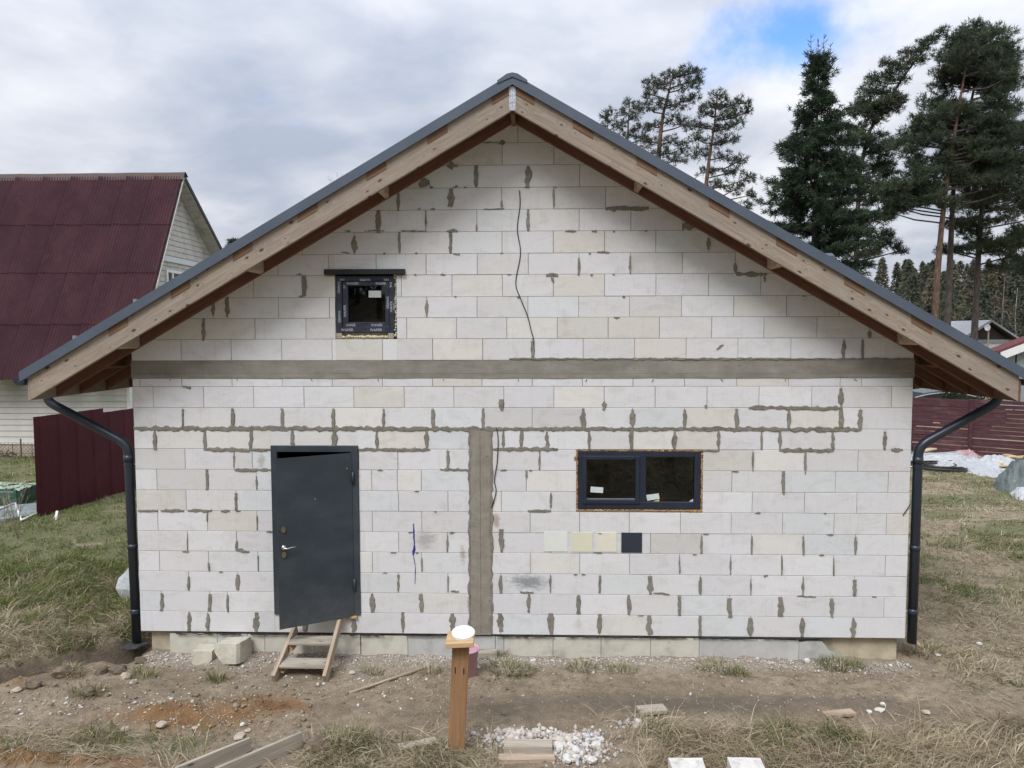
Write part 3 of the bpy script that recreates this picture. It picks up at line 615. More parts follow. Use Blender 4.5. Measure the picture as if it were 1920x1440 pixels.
# plinth
def plinth(px0,px1,mat,y=.022,pt=1190,pb=1224,nm='plinth_board'):
    a=onY(px0,pb,y); b=onY(px1,pb,y); k=(a[0]+.28)/9.3; o=box(nm,a[0]+.002,b[0]-.002,y,y+.05,-.335-.02*random.random(),-.03+random.uniform(-.008,.004),mat,H,ch=.004); return o
for a,b,m in [(319,408,M_PL),(408,465,M_PLG),(465,497,M_PL),(497,590,M_PL),(590,676,M_PL),(677,765,M_PL),(765,850,M_PLG),(850,929,M_PLG),(929,945,M_PLG),(945,1037,M_PL),(1037,1127,M_PL),(1127,1220,M_PL),(1220,1311,M_PL),(1311,1498,M_PLG)]:
    plinth(a,b,m,y=.022+random.uniform(-.005,.006))
a=onY(1498,1215,.02)[0]; b=onY(1545,1215,.02)[0]; c=onY(1590,1215,.02)[0]
mk('plinth_board',*prismvf([(a+.002,-.34),(c-.02,-.34),(c-.06,-.23),(b+.06,-.17),(b+.02,-.10),(b-.03,-.045),(a+.12,-.05),(a+.002,-.065)],.02,.055,.004),M_PLG,H)
box('foundation',XL+.09,XR-.06,.085,.5,-.6,-.012,M_PLY,H,ch=.004)
box('footing',XL-.02,XR+.03,.03,.6,-.6,-.305,M_PLY,H,ch=.01)
for u0,u1 in ((330,452),(470,640),(655,720),(760,862),(932,1040),(1060,1290),(1300,1420),(1432,1560)):
    va=1188.5+(u0-330)*.0075; vb=1188.5+(u1-330)*.0075; smear((u0,va),(u1,vb),2.6,jag=1.,mat=M_TAR_SHADOW,name='gap_shadow_strip',thick=.006)  # broken dark strip painted in for the gap shadow under the wall
# remaining walls
def m_side():
    n=NT('block_side_wall'); p=n.pos(); sx=n.N.new('ShaderNodeSeparateXYZ'); n.L.new(p,sx.inputs[0]); cb=n.N.new('ShaderNodeCombineXYZ'); n.L.new(n.math('ADD',sx.outputs[0],sx.outputs[1]),cb.inputs[0]); n.L.new(sx.outputs[2],cb.inputs[1])
    b=n.N.new('ShaderNodeTexBrick'); n.L.new(cb.outputs[0],b.inputs['Vector']); b.inputs['Scale'].default_value=1; b.inputs['Brick Width'].default_value=.6; b.inputs['Row Height'].default_value=.253; b.inputs['Mortar Size'].default_value=.006
    b.inputs['Color1'].default_value=(.64,.63,.62,1); b.inputs['Color2'].default_value=(.58,.57,.55,1); b.inputs['Mortar'].default_value=(.2,.195,.18,1); return n.fin(b.outputs[0],.93,0,.2)
M_SIDE=m_side(); YB=9.0
box('side_wall',XL,XL+.3,.205,YB,-.02,3.3,M_SIDE,H); box('side_wall',XR-.3,XR,.205,YB,-.02,3.3,M_SIDE,H)
mk('rear_wall',*prismvf(roofclip([(XL+.3,-.02),(XR-.3,-.02),(XR-.3,6.3),(XL+.3,6.3)],.06),YB-.3,YB),M_SIDE,H)
box('interior_floor',XL+.3,XR-.3,.31,YB-.3,-.05,.0,M_DARK,H); box('added_partition',XL+.3,XR-.3,2.6,2.75,.001,ZB1-.021,simple('painted_room_shade',(.05,.047,.043),.95),H); box('ceiling',XL+.3,XR-.3,.31,YB-.3,ZB1-.02,ZB1+.04,M_DARK,H)  # partition added to dim the view inside; shade is put into its colour

# ------------------------------------------------------------------ roof
YF=-.53; VB=.285; TX0,TX1=-1.189,9.899; cs=1/math.sqrt(1+SL*SL)
def slopeprism(name,x0,x1,zoff0,zoff1,y0,y1,mat,plumb=True):
    """board following the slope between x0 and x1 (same side), bottom/top measured above the rafter underside"""
    z0a,z1a=under(x0)+zoff0,under(x1)+zoff0
    p0=Vector((x0,(y0+y1)/2,under(x0)+(zoff0+zoff1)/2)); p1=Vector((x1,(y0+y1)/2,under(x1)+(zoff0+zoff1)/2))
    X=(p1-p0).normalized(); Yv=Vector((0,1,0)); Zv=X.cross(Yv); ang=X
    mw=Matrix([[X[i],Yv[i],Zv[i],p0[i]] for i in range(3)]+[[0,0,0,1]]); inv=mw.inverted()
    V=[]; 
    for (x,zo) in ((x0,zoff0),(x1,zoff0),(x1,zoff1),(x0,zoff1)):
        for y in (y0,y1): V.append(tuple(inv@Vector((x,y,under(x)+zo))))
    V2,F2=V,[(0,2,4,6),(1,7,5,3),(0,1,3,2),(2,3,5,4),(4,5,7,6),(6,7,1,0)]
    bm=bmesh.new(); vs=[bm.verts.new(v) for v in V2]; [bm.faces.new([vs[i] for i in f]) for f in F2]; bmesh.ops.recalc_face_normals(bm,faces=bm.faces[:])
    if (y1-y0)>.02 and abs(x1-x0)>.3: bmesh.ops.bevel(bm,geom=bm.edges[:],offset=.003,segments=1,affect='EDGES')
    bm.verts.index_update(); Vn=[tuple(v.co) for v in bm.verts]; Fn=[[v.index for v in f.verts] for f in bm.faces]; bm.free()
    return mk(name,Vn,Fn,mat,H,mw=mw)
NOT_L=[941,818,701,569,443,322,200]; NOT_R=[982,1094,1215,1354,1484,1616,1747]
def slope_x(px,py): return float(onY(px,py,YF)[0])
notch={-1:[slope_x(u,0) for u in NOT_L],1:[slope_x(u,0) for u in NOT_R]}
for s,tx in ((-1,TX0),(1,TX1)):
    xa=RX+s*.006; xb=tx
    # verge rafter with notches: lower board full length, upper strip between the lookout ends
    lo_h=.205
    slopeprism('verge_rafter',xa,xb,0,VB,YF,YF+.05,M_BARGE)
    for x in notch[s]:
        e=.112
        slopeprism('lookout',x-e,x+e,(.186),.276,YF-.006,.40,M_LOOK)
    slopeprism('rafter',xa,xb,0,VB-.06,-.052,-.004,M_RED)
    for k in range(15):
        y=.42+.6*k; slopeprism('rafter',RX+s*.006,xb,0,VB-.06,y,y+.05,M_RED)
    slopeprism('roof_underlay',xa,tx+s*.03,VB-.012,VB-.004,YF+.055,YB+.5,M_RED)
    box('fascia_board',*(sorted((tx,tx+s*.026))),YF,YB+.5,under(tx)-.002,under(tx)+.24,M_BARGE if s<0 else M_RED,H,ch=.003)
for u,v,s in ((719,364,-1),(478,505,-1),(240,648,-1),(1197,355,1),(1453,501,1),(1703,644,1)):
    x=float(onY(u,v,YF+.25)[0]); slopeprism('noggin',x-.022,x+.022,.004,VB-.07,YF+.052,-.054,M_STEPW)
box('ridge_board',RX-.025,RX+.025,YF+.052,YB+.4,RZ-.035,RZ+.20,M_LOOK,H,ch=.003)
for s in (-1,1):
    for k in range(4):                           # noggins between the outer rafter tails
        x=RX+s*(4.95+.0); y=.0+.6*(k)
        slopeprism('noggin',x-.02,x+.02,.01,VB-.07,y+.0,y+.42 if k==0 else y+.415,M_RED)
# galvanised strap at the ridge
p0=onY(959.5,206,YF-.004); 
box('ridge_strap',RX-.036,RX+.034,YF-.007,YF-.002,RZ-.005,RZ+VB-.03,M_GALV,H)
VF=[boxvf(RX-.036+.012+.022*i,RX-.036+.018+.022*i,YF-.0085,YF-.006,RZ+.03+.04*j+.01*(i%2),RZ+.037+.04*j+.01*(i%2)) for i in range(3) for j in range(5)]
mk('strap_nails',*join(*VF),M_BLACK,H)
# metal roof: verge trim, sheets, ridge cap
for s,tx in ((-1,TX0),(1,TX1)):
    x0=RX; x1=tx+s*.10
    slopeprism('verge_trim',x0,x1,.268,.385,YF-.034,YF-.026,M_TRIM); slopeprism('verge_trim_lip',x0,x1,.266,.280,YF-.040,YF-.034,M_TRIM)
    slopeprism('verge_trim_top',x0,x1,.377,.385,YF-.026,YF+.12,M_TRIM)
    n=48; prof=[]; V=[];F=[]
    ys=[];zs_=[]
    w=(YB+.55-YF)/n/1.
    for i in range(n+1):
        y=YF+.06+i*w; 
        for dy,dz in ((0,0),(.03,.018),(.12,.018),(.15,0)): ys.append(y+dy); zs_.append(dz)
    for y,dz in zip(ys,zs_):
        for x in (x0,x1): V.append((x,y,under(x)+.335+dz))
    for i in range(len(ys)-1): F.append((2*i,2*i+1,2*i+3,2*i+2))
    mk('roof_sheet',V,F,M_TRIM,H)
V=[];F=[]; capp=[(-.165,.372),(-.165,.402),(-.06,.412),(0,.391),(.06,.412),(.165,.402),(.165,.372),(0,.345)]
for y in (YF-.044,YB+.6):
    for dx,zo in capp: V.append((RX+dx,y,RZ-SL*abs(dx)+zo+(.0 if dx else .0)))
for i in range(8): F.append((i,(i+1)%8,8+(i+1)%8,8+i))
F+=[(7,6,5,4,3),(7,3,2,1,0)]
mk('ridge_cap',V,F,M_TRIM,H)
for u,v in ((144,634),(257,566)):
    p=onY(u,v,YF+.1); mk('snow_guard_bracket',*boxvf(p[0]-.02,p[0]+.015,YF+.05,YF+.09,p[2]-.06,p[2]+.03),M_GALV,H)
# roof vent on the far slope
p=onY(1546,489,.9); V,F=boxvf(p[0]-.13,p[0]+.085,.75,1.15,p[2]-.35,p[2]+.085,.035); mk('roof_vent',V,F,M_TRIM,H)
# gutters and downpipes
def gutter(s,tx):
    cx=tx+s*.105; cz=under(tx)+.235; V=[];F=[]; n=9
    for y in (YF-.03,YB+.5):
        for r in (.068,.063):
            for i in range(n+1): q=PI+PI*i/n; V.append((cx+r*math.cos(q),y,cz+r*math.sin(q)))
    m=n+1
    for i in range(n):
        F+=[(i,i+1,2*m+i+1,2*m+i),(m+i,3*m+i,3*m+i+1,m+i+1),(i,m+i,m+i+1,i+1)]
    g=mk('gutter',V,F,M_PIPE,H,smooth=False)
    mk('gutter_end',*prismvf([(cx+.067*math.cos(PI+PI*i/n),cz+.067*math.sin(PI+PI*i/n)) for i in range(n+1)],YF-.034,YF-.028),M_PIPE,H)
gutter(-1,TX0); gutter(1,TX1)
def downpipe(pts,y,bot,s):
    P=[onY(u,v,y) for u,v in pts]; top=P[0].copy(); top[2]+=.28
    def arc(a,b,c,r,n=5):
        a,b,c=map(np.array,(a,b,c)); d1=(a-b)/np.linalg.norm(a-b); d2=(c-b)/np.linalg.norm(c-b); s_=b+d1*r; e=b+d2*r
        return [(1-t)**2*s_+2*t*(1-t)*b+t*t*e for t in np.linspace(0,1,n)]
    B=onY(*bot,y); pl=[top]+arc(top,P[0],P[1],.10)+arc(P[0],P[1],B,.13)+[B]
    d=tube('downpipe',pl,.054,M_PIPE,H,n=14)
    def collar(a,b,r=.0595): 
        V,F=tubevf([a,b],r,14); mk('pipe_collar',V,F,M_PIPE,H,smooth=True)
    dn=(B-P[1])/np.linalg.norm(B-P[1])
    collar(P[1]+dn*.13,P[1]+dn*.21); 
    L=np.linalg.norm(B-P[1])
    collar(P[1]+dn*(L*.50),P[1]+dn*(L*.50+.06)); collar(B-dn*.42,B-dn*.36)
    for q in (.25,L-.38):
        c=P[1]+dn*q; V,F=tubevf([c-dn*.012,c+dn*.012],.060,14); cl=mk('pipe_clamp',V,F,M_PIPE,H); 
        V,F=tubevf([c,c+np.array([-s*.12,.05,0])],.006,6); mk('clamp_stem',V,F,M_GALV,cl)
    return B
BL=downpipe([(88,752),(240,833)],.045,(256.5,1203),-1); BR=downpipe([(1872,754),(1722,836)],.045,(1709.5,1205),1)
tag(mk('tar_paper_scrap',*rockvf((BL[0]-.02,BL[1]-.03,BL[2]-.03),.13,5,.16,2,.2),M_TAR_SHADOW),'crumpled black tar paper scrap under the foot of the left downpipe','scrap')
# cables on the wall
def cable(pts,y=-.008,r=.0055):
    P=[onY(u,v,y) for u,v in pts]; Q=[]
    for i in range(len(P)-1):
        p0=P[max(i-1,0)];p1=P[i];p2=P[i+1];p3=P[min(i+2,len(P)-1)]
        for t in np.linspace(0,1,5,endpoint=False): Q.append(.5*((2*p1)+(-p0+p2)*t+(2*p0-5*p1+4*p2-p3)*t*t+(-p0+3*p1-3*p2+p3)*t**3))
    Q.append(P[-1]); return tube('cable',Q,r,M_RUBBER,H,6)
cable([(974,357),(975,385),(970,430),(976,475),(967,530),(977,562),(989,592),(996,620),(1001,640),(1000,672)])
cable([(931,803),(934,825),(932,868),(927,900),(930,922),(922,952)],-.012)
cable([(1693,966),(1701,955),(1707,945)],-.012); cable([(1711,762),(1709,820),(1711,845)],.02,.006)
for (x0,y0,x1,y1,w) in ((775,982,777,1022,3.5),(777,1022,775,1040,5),(775,1040,779,1065,1.7),(779,1065,778,1095,2)): smear((x0,y0),(x1,y1),w,jag=.5,mat=M_INK,name='ink_drip',thick=.0045)
for (u0,v0,u1,v1),m in zip(((1020,997,1064,1034),(1071,998,1111,1034.5),(1118,998,1156,1034.5),(1165,998.5,1203.5,1036)),M_SW):
    r=rect(u0,v0,u1,v1); mk('paint_swatch',*prismvf([(r[0],r[1]),(r[2],r[1]),(r[2],r[3]),(r[0],r[3])],-.0062,.0),m,H)

# ------------------------------------------------------------------ door
D=mk('door',*join(boxvf(DOOR[0],DOOR[0]+.075,-.02,.09,DOOR[1],DOOR[3],.003),boxvf(DOOR[2]-.09,DOOR[2],-.02,.09,DOOR[1],DOOR[3],.003),boxvf(DOOR[0]+.073,DOOR[2]-.088,-.02,.09,DOOR[3]-.075,DOOR[3]-.0005,.003),boxvf(DOOR[0]+.073,DOOR[2]-.088,-.005,.09,DOOR[1]+.0005,DOOR[1]+.04,.003)),M_DOOR,H)
hx=2.385; hy=-.026; A=np.array([hx,hy]); Bp=np.array([1.618,-.48]); dv=(Bp-A)/np.linalg.norm(Bp-A); LW=np.linalg.norm(Bp-A); nv=np.array([dv[1],-dv[0]])   # nv: to the outer face
if nv[1]>0: nv=-nv
def leafmw():
    X=Vector((-dv[0],-dv[1],0)); Yv=Vector((-nv[0],-nv[1],0)); Zv=Vector((0,0,1))
    o=Vector((Bp[0],Bp[1],0)); return Matrix([[X[i],Yv[i],Zv[i],o[i]] for i in range(3)]+[[0,0,0,1]])
LM=leafmw(); ZL0,ZL1=.225,2.232
def leaf(name,V,F,mat,smooth=False): return mk(name,V,F,mat,D,mw=LM,smooth=smooth)
leaf('door_leaf',*join(boxvf(0,LW,0,.004,ZL0,ZL1,.001),boxvf(.03,LW-.012,.006,.075,ZL0+.03,ZL1-.03,.004)),M_DOOR)
def onleaf(u,v):
    d=ray(u,v); o=np.array([Bp[0],Bp[1],0.]); n3=np.array([nv[0],nv[1],0.]); t=((o-CAM)@n3)/(d@n3); P=CAM+d*t; return float((P-o)[:2]@(-dv)),float(P[2])
for (u,v,r,sy) in ((531,993,.026,1.45),(532,1040,.026,1.45)):
    a,z=onleaf(u,v); V=[];F=[]
    for y in (-.012,-.002):
        for i in range(16): q=2*PI*i/16; V.append((a+r*math.cos(q),y,z+r*sy*math.sin(q)))
    F=[tuple(range(16))]+[(i,16+i,16+(i+1)%16,(i+1)%16) for i in range(16)]; leaf('lock',V,F,M_BRASS)
a,z=onleaf(532,1027); V,F=join(tubevf([(a,-.001,z),(a,-.014,z)],.028,14),tubevf([(a,-.01,z),(a,-.05,z)],.011,10),tubevf([(a,-.05,z),(a+.03,-.054,z-.004),(a+.08,-.054,z+.006),(a+.135,-.05,z+.006)],[.013,.011,.009,.006],8)); leaf('handle',V,F,M_CHROME,True)
for (u,v,nm) in ((590.5,936,'peephole'),(650.5,878.5,'screw')):
    a,z=onleaf(u,v); leaf(nm,*tubevf([(a,0,z),(a,-.006,z)],.011,10),M_CHROME)
for zc in (1.93,.62): mk('hinge',*tubevf([(hx+.012,hy-.012,zc-.07),(hx+.012,hy-.012,zc+.07)],.014,10),M_DOOR,D,smooth=True)
mk('sill_shim',*boxvf(2.05,2.40,-.02,.1,DOOR[1]-.03,DOOR[1]-.004,.003),M_CAPW,D)
mk('sill_shim',*boxvf(2.30,2.42,-.045,.0,DOOR[1]-.035,DOOR[1]-.006,.004),M_FOAMO,D)

# ------------------------------------------------------------------ windows
def frame(name,r,w,y0,y1,mat,parent,ch=.006):
    x0,z0,x1,z1=r; ws=w if hasattr(w,'__len__') else (w,)*4   # left, bottom, right, top
    return mk(name,*join(boxvf(x0,x0+ws[0],y0,y1,z0,z1,ch),boxvf(x1-ws[2],x1,y0,y1,z0,z1,ch),boxvf(x0+ws[0]-.004,x1-ws[2]+.004,y0+.0008,y1,z0+.0005,z0+ws[1],ch),boxvf(x0+ws[0]-.004,x1-ws[2]+.004,y0+.0008,y1,z1-ws[3],z1-.0005,ch)),mat,parent)
def foam(name,pts,r,mat,parent,y=.01):
    VF=[]
    for i in range(len(pts)-1):
        a=np.array(pts[i]);b=np.array(pts[i+1]);L=np.linalg.norm(b-a);n=max(2,int(L/(r*1.1)))
        for k in range(n+1):
            c=a+(b-a)*k/n; VF.append(rockvf((c[0]+random.uniform(-.3,.3)*r,y+random.uniform(-.3,.6)*r,c[1]+random.uniform(-.3,.3)*r),r*random.uniform(.75,1.25),random.randrange(9999),1,1,.15))
    return mk(name,*join(*VF),mat,parent,smooth=True)
fr=rect(1083.7,846.2,1313.5,955.5)
W1=frame('window',fr,(.10,.09,.075,.07),.004,.08,M_WFRAME,H)
mull=rect(1199.5,846,1211,956); mk('mullion',*boxvf(mull[0],mull[2],.006,.08,fr[1]+.088,fr[3]-.068,.005),M_WFRAME,W1)
sa=rect(1092,854.5,1199,944.6); frame('sash',sa,(.05,.05,.05,.046),-.012,.05,M_WFRAME,W1)
ga=rect(1098.5,861,1191,935.6); mk('glass_pane',*boxvf(ga[0]-.01,ga[2]+.01,.020,.030,ga[1]-.01,ga[3]+.01),M_GLASS,W1)
gb=rect(1211,855.5,1303.3,945); mk('glass_pane',*boxvf(gb[0]-.01,gb[2]+.01,.034,.044,gb[1]-.01,gb[3]+.01),M_GLASS,W1)
for r_,t in ((ga,'s'),(gb,'s')): mk('glazing_bead',*boxvf(r_[0],r_[2],.012,.02,r_[1]-.012,r_[1]+.004,.002),M_CHROME if False else simple('bead',(.16,.18,.20),.35),W1)
def sticker(nm,quad,y,mat,par): 
    P=[zx(u,v) for u,v in quad]; return mk(nm,*prismvf(P,y,y+.001),mat,par)
sticker('sticker',[(1107.7,912.8),(1131.5,914.5),(1130.7,925),(1107.2,923.5)],.017,M_PAPER,W1)
sticker('sticker',[(1212,929.2),(1235.8,926),(1237.5,936.2),(1214.3,940)],.031,M_PAPER,W1)
sticker('sticker',[(1221,942.5),(1237,936.8),(1237,943.5),(1221,943.7)],.0325,M_YEL,W1)
sticker('sticker_scrap',[(1292,942),(1300,936.5),(1301,940),(1296,943.5)],.032,M_PAPER,W1)
p=onY(1241.5,936,.16); tag(mk('red_canister',*join(tubevf([(p[0],.17,fr[1]+.0),(p[0],.17,p[2]+.02)],.034,12),tubevf([(p[0],.17,p[2]+.02),(p[0],.17,p[2]+.07)],[.034,.012],12)),M_REDC,smooth=True),'red spray canister standing inside the wide window on its sill','canister')
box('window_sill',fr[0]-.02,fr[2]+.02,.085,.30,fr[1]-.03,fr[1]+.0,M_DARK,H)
o_=rect(1082,844.8,1315.3,958); pf=[(o_[0],o_[1]),(o_[0],o_[3]),(o_[2],o_[3]),(o_[2],o_[1]),(o_[0],o_[1])]
foam('mounting_foam',pf,.013,M_FOAMO,W1,.012)
foam('mounting_foam',[zx(1079,855),zx(1079,862)],.020,M_FOAMO,W1,.0); foam('mounting_foam',[zx(1294,960),zx(1312,960)],.014,M_FOAMO,W1,.002)
mk('mounting_foam',*boxvf(o_[0],o_[2],.03,.2,o_[1]-.01,fr[1]-.001),M_FOAMO,W1)
# upper window with printed protective film
fu=rect(628,516.8,741,624.2)
W2=frame('window',fu,(.075,.075,.068,.062),.012,.10,M_FILM,H)
su=rect(640.5,527,730.3,614.4); frame('sash',su,(.066,.067,.055,.055),.026,.09,M_FILM,W2)
gu=rect(650.5,535.5,722.5,604); mk('glass_pane',*boxvf(gu[0]-.01,gu[2]+.01,.060,.070,gu[1]-.01,gu[3]+.01),M_GLASS,W2)
sticker('sticker',[(689.2,544.5),(712.8,544.5),(712.8,557.4),(689.2,557.4)],.057,simple('grey_sticker',(.50,.53,.52),.5),W2)
mk('lintel',*join(boxvf(LINT[0],LINT[2],-.045,-.038,LINT[1]+.01,LINT[3],.001),boxvf(LINT[0],LINT[2],-.038,.2,LINT[1]+.018,LINT[3]-.002,.001)),M_BLACK,H)
op=rect(626,516,745,635.5)
foam('mounting_foam',[(op[2]-.022,fu[1]-.03),(op[2]-.022,fu[3])],.020,M_FOAMY,W2,.03); foam('mounting_foam',[(op[0]+.006,fu[1]-.04),(op[0]+.006,fu[3])],.010,M_FOAMY,W2,.03)
foam('mounting_foam',[zx(642,631.5),zx(727,631.5)],.021,M_FOAMY,W2,.012)
for a,b in ((630,641),(728,738)): 
    r_=rect(a,624.6,b,635); mk('support_block',*boxvf(r_[0],r_[2],.004,.1,r_[1],r_[3],.002),M_GREYW,W2)
mk('mounting_foam',*boxvf(op[0],op[2],.06,.22,op[1],fu[1]-.001),M_FOAMY,W2)
def lettering(txt,px,py,h,y,rot=0.,flip=False,mirror=False,par=W2):
    cu=bpy.data.curves.new('t','FONT'); cu.body=txt; cu.size=1; cu.align_x='CENTER'; cu.align_y='CENTER'; cu.resolution_u=2; cu.offset=.012
    t=bpy.data.objects.new('t',cu); COL.objects.link(t); dg=bpy.context.evaluated_depsgraph_get(); me=bpy.data.meshes.new_from_object(t.evaluated_get(dg)); bpy.data.objects.remove(t)
    s=h/157./.70; x,z=zx(px,py); me.materials.clear(); me.materials.append(M_PRINT)
    c,sn=math.cos(rot),math.sin(rot)
    for v in me.vertices:
        a=v.co.x*s*(-1 if mirror else 1)*1.08; b=v.co.y*s*(-1 if flip else 1); v.co=(a*c-b*sn,0,a*sn+b*c)
    me.name='lettering'; o=bpy.data.objects.new('lettering',me); return link(o,par,Matrix.Translation((x,y,z)))
T='IVAPER'
for px in (660.5,713.5): lettering(T if px<700 else 'IVAPEI',px,531.5,4.6,.0245)
lettering('IVAPE',657,609,4.4,.0245,flip=True); lettering(T,706,609,4.4,.0245,flip=True)
lettering(T,651,618.8,4.6,.0105); lettering(T,705,618.8,4.6,.0105)
lettering(T,684.5,518.6,4.2,.0105,flip=True) if False else lettering(T,684,524.2,4.2,.0105,rot=PI); lettering('IVA',641,523.8,4,.0105,rot=PI); lettering('PER',724,523.8,4,.0105,rot=PI)
lettering(T,634.6,539,4.6,.0105,rot=-PI/2); lettering(T,635.6,594,4.6,.0105,rot=-PI/2)
lettering('IV',645.2,537.5,4.6,.0245,rot=PI/2,flip=False); lettering(T,646,583,4.6,.0245,rot=PI/2)
lettering(T,726,567.5,4.8,.0245,rot=-PI/2); lettering(T,733.5,575,4.2,.0105,rot=PI/2,mirror=False); lettering('IVA',732,534,4.2,.0105,rot=-PI/2); lettering('IVAPE',738.3,574,3.4,.0105,rot=-PI/2)

# ------------------------------------------------------------------ the neighbour's house, left
NX0,NX1,NY0,NY1=-22.,-7.93,14.1,25.5; NE=3.05; NG=float(height(-12,14))
NBH=thing('neighbour_house','pale siding house with a steep corrugated maroon roof behind the maroon metal fence','house',(-15,17.2,-.26))
M_SIDING=simple('cream_siding',(.60,.575,.535),.6,var=.06,scale=2,dirt=(.47,.45,.41),dscale=1.2)
M_SIDEG=simple('weathered_grey_siding',(.52,.505,.48),.7,var=.15,scale=3,dirt=(.27,.265,.25),dscale=2.2)
M_NFOUND=simple('tan_foundation_stone',(.47,.40,.31),.9,var=.12,scale=3,bump=.3)
def m_ondulin():
    n=NT('maroon_corrugated_roof'); p=n.pos(); ob=n.coord(); r=n.info('Random')
    f=n.noise(n.mapping(p,(1,1,.5)),.9,5,.6); col=n.mix(n.rng(f,.35,.68),(.070,.026,.036),(.105,.041,.051)); col=n.mix(n.rng(n.noise(p,6,5,.65),.5,.75,0,.35),col,(.15,.075,.08))
    col=n.mix(n.rng(r,0,1,0,.35),col,(.055,.024,.034)); col=n.mix(n.rng(n.vor(p,6.),.02,.05,.6,0),col,(.35,.30,.28)); return n.fin(col,.72,0,.35)
M_OND=m_ondulin(); M_RIDGE=simple('brown_ridge_felt',(.10,.075,.065),.85,var=.2,bump=.3)
nrp=17.2; SLF=.72; NRZ=9.15; ey=NY0-.32; ex=NX1+.48; SLN=(NRZ-NE)/(nrp-ey)
for k in range(15):
    z=.33+k*.183
    if z>3.3: break
    mk('siding_board',*join(boxvf(NX0,NX1-.06,NY0-.012,NY0,z,z+.178,.003),([(NX0,NY0-.012,z),(NX1-.06,NY0-.012,z),(NX1-.06,NY0-.028,z+.012),(NX0,NY0-.028,z+.012),(NX0,NY0-.012,z+.17),(NX1-.06,NY0-.012,z+.17)],[(0,1,2,3),(3,2,5,4)])),M_SIDING,NBH)
mk('wall',*boxvf(NX0,NX1-.02,NY0+.001,NY1,-.3,3.35),M_SIDEG,NBH)
mk('corner_trim',*boxvf(NX1-.075,NX1+.02,NY0-.04,NY0+.09,.30,3.2,.004),M_WHITEP,NBH)
for k in range(int((NX1-NX0)/.62)):
    for r_ in range(2): x=NX1-.62*(k+1); mk('foundation_block',*boxvf(x,x+.605,NY0-.06,NY0+.0,-.30+.30*r_,-.01+.30*r_,.008),M_NFOUND,NBH)
mk('foundation_ledge',*boxvf(NX0,NX1,NY0-.09,NY0-.0,.295,.328),M_WHITEP,NBH)
# gable
gw=[]
zz=.33
while zz<NRZ-.4:
    a=max(NY0+.01,nrp-(NRZ-zz-.10)/SLN); b=min(NY1-.01,nrp+(NRZ-zz-.10)/SLF)
    V=[(NX1-.02,a,zz),(NX1-.02,b,zz),(NX1,b,zz+.012),(NX1,a,zz+.012),(NX1-.018,b,zz+.178),(NX1-.018,a,zz+.178),]
    V[4]=(NX1-.018,min(NY1-.01,nrp+(NRZ-zz-.278)/SLF),zz+.178); V[5]=(NX1-.018,max(NY0+.01,nrp-(NRZ-zz-.278)/SLN),zz+.178)
    mk('siding_board',V+[(NX1-.10,v[1],v[2]) for v in (V[0],V[1],V[4],V[5])],[(0,1,2,3),(3,2,4,5),(6,9,8,7)],M_SIDEG if zz>4.2 else M_SIDING,NBH); zz+=.183
    if zz>9.0: break
mk('belt_trim',*boxvf(NX1,NX1+.05,NY0+1.9,20.9,6.15,6.33,.004),M_PAPER,NBH)
wz0,wz1=4.6,5.88
W3=mk('window',*join(boxvf(NX1-.01,NX1+.05,16.65,16.75,wz0,wz1),boxvf(NX1-.01,NX1+.05,18.45,18.55,wz0,wz1),boxvf(NX1-.01,NX1+.05,16.75,18.45,wz1-.09,wz1),boxvf(NX1-.01,NX1+.05,16.75,18.45,wz0,wz0+.09),boxvf(NX1-.01,NX1+.045,17.05,17.15,wz0+.09,wz1-.09)),M_WHITEP,NBH)
mk('glass_pane',*boxvf(NX1+.005,NX1+.012,16.75,18.45,wz0+.09,wz1-.09),M_GLASS,W3); 
mk('dark_room_sheet',*boxvf(NX1-.03,NX1+.003,16.75,18.45,wz0,wz1),M_DARK,NBH)  # dark sheet behind the pane stands in for the unlit room
# corrugated sheets
sl_len=math.hypot(nrp-ey,NRZ-NE); dirv=np.array([0,(nrp-ey)/sl_len,(NRZ-NE)/sl_len]); nrmv=np.array([0,-dirv[2],dirv[1]])
SWd=.965; SHt=2.02; nw=10; V=[];F=[]
for j in (0,1):
    for i in range(nw*4+1):
        x=i/(nw*4)*(SWd-.028); h=.030*math.sin(2*PI*i/4)+.008*(1-j)+.055*(1-i/(nw*4))**3; V.append((x,j*SHt,h))
m=nw*4+1
for i in range(m-1): F.append((i,i+1,m+i+1,m+i))
for i in range(m): V.append((V[i][0],0,V[i][2]-.012))
for i in range(m-1): F.append((i,2*m+i,2*m+i+1,i+1))
proto=None; ncol=int((ex-NX0)/SWd)+1
for side in (0,1):
    for c in range(ncol):
        for r_ in range(4):
            x0=ex-SWd*(c+1); s0=r_*1.9-0.86
            if side==1: continue
            o3=np.array([x0,ey,NE])+dirv*s0+nrmv*(.03+.012*(3-r_)*0+.004*(c%2)+.010)
            dv_,nv_=dirv,nrmv
            if side: o3[1]=2*nrp-o3[1]; dv_=dirv*np.array([1,-1,1]); nv_=nrmv*np.array([1,-1,1])
            tilt=-.010
            dl=dv_*math.cos(tilt)+nv_*math.sin(tilt)
            mw=Matrix([[ (1,0,0)[i],dl[i],nv_[i],o3[i]+.012*nv_[i]*1.] for i in range(3)]+[[0,0,0,1]])
            if s0<0: mw=mw@Matrix.Translation((0,-s0*.0,0))
            if proto is None: proto=mk('roof_sheet',V,F,M_OND,NBH,mw=mw,smooth=False)
            else: copy_obj(proto,NBH,mw)
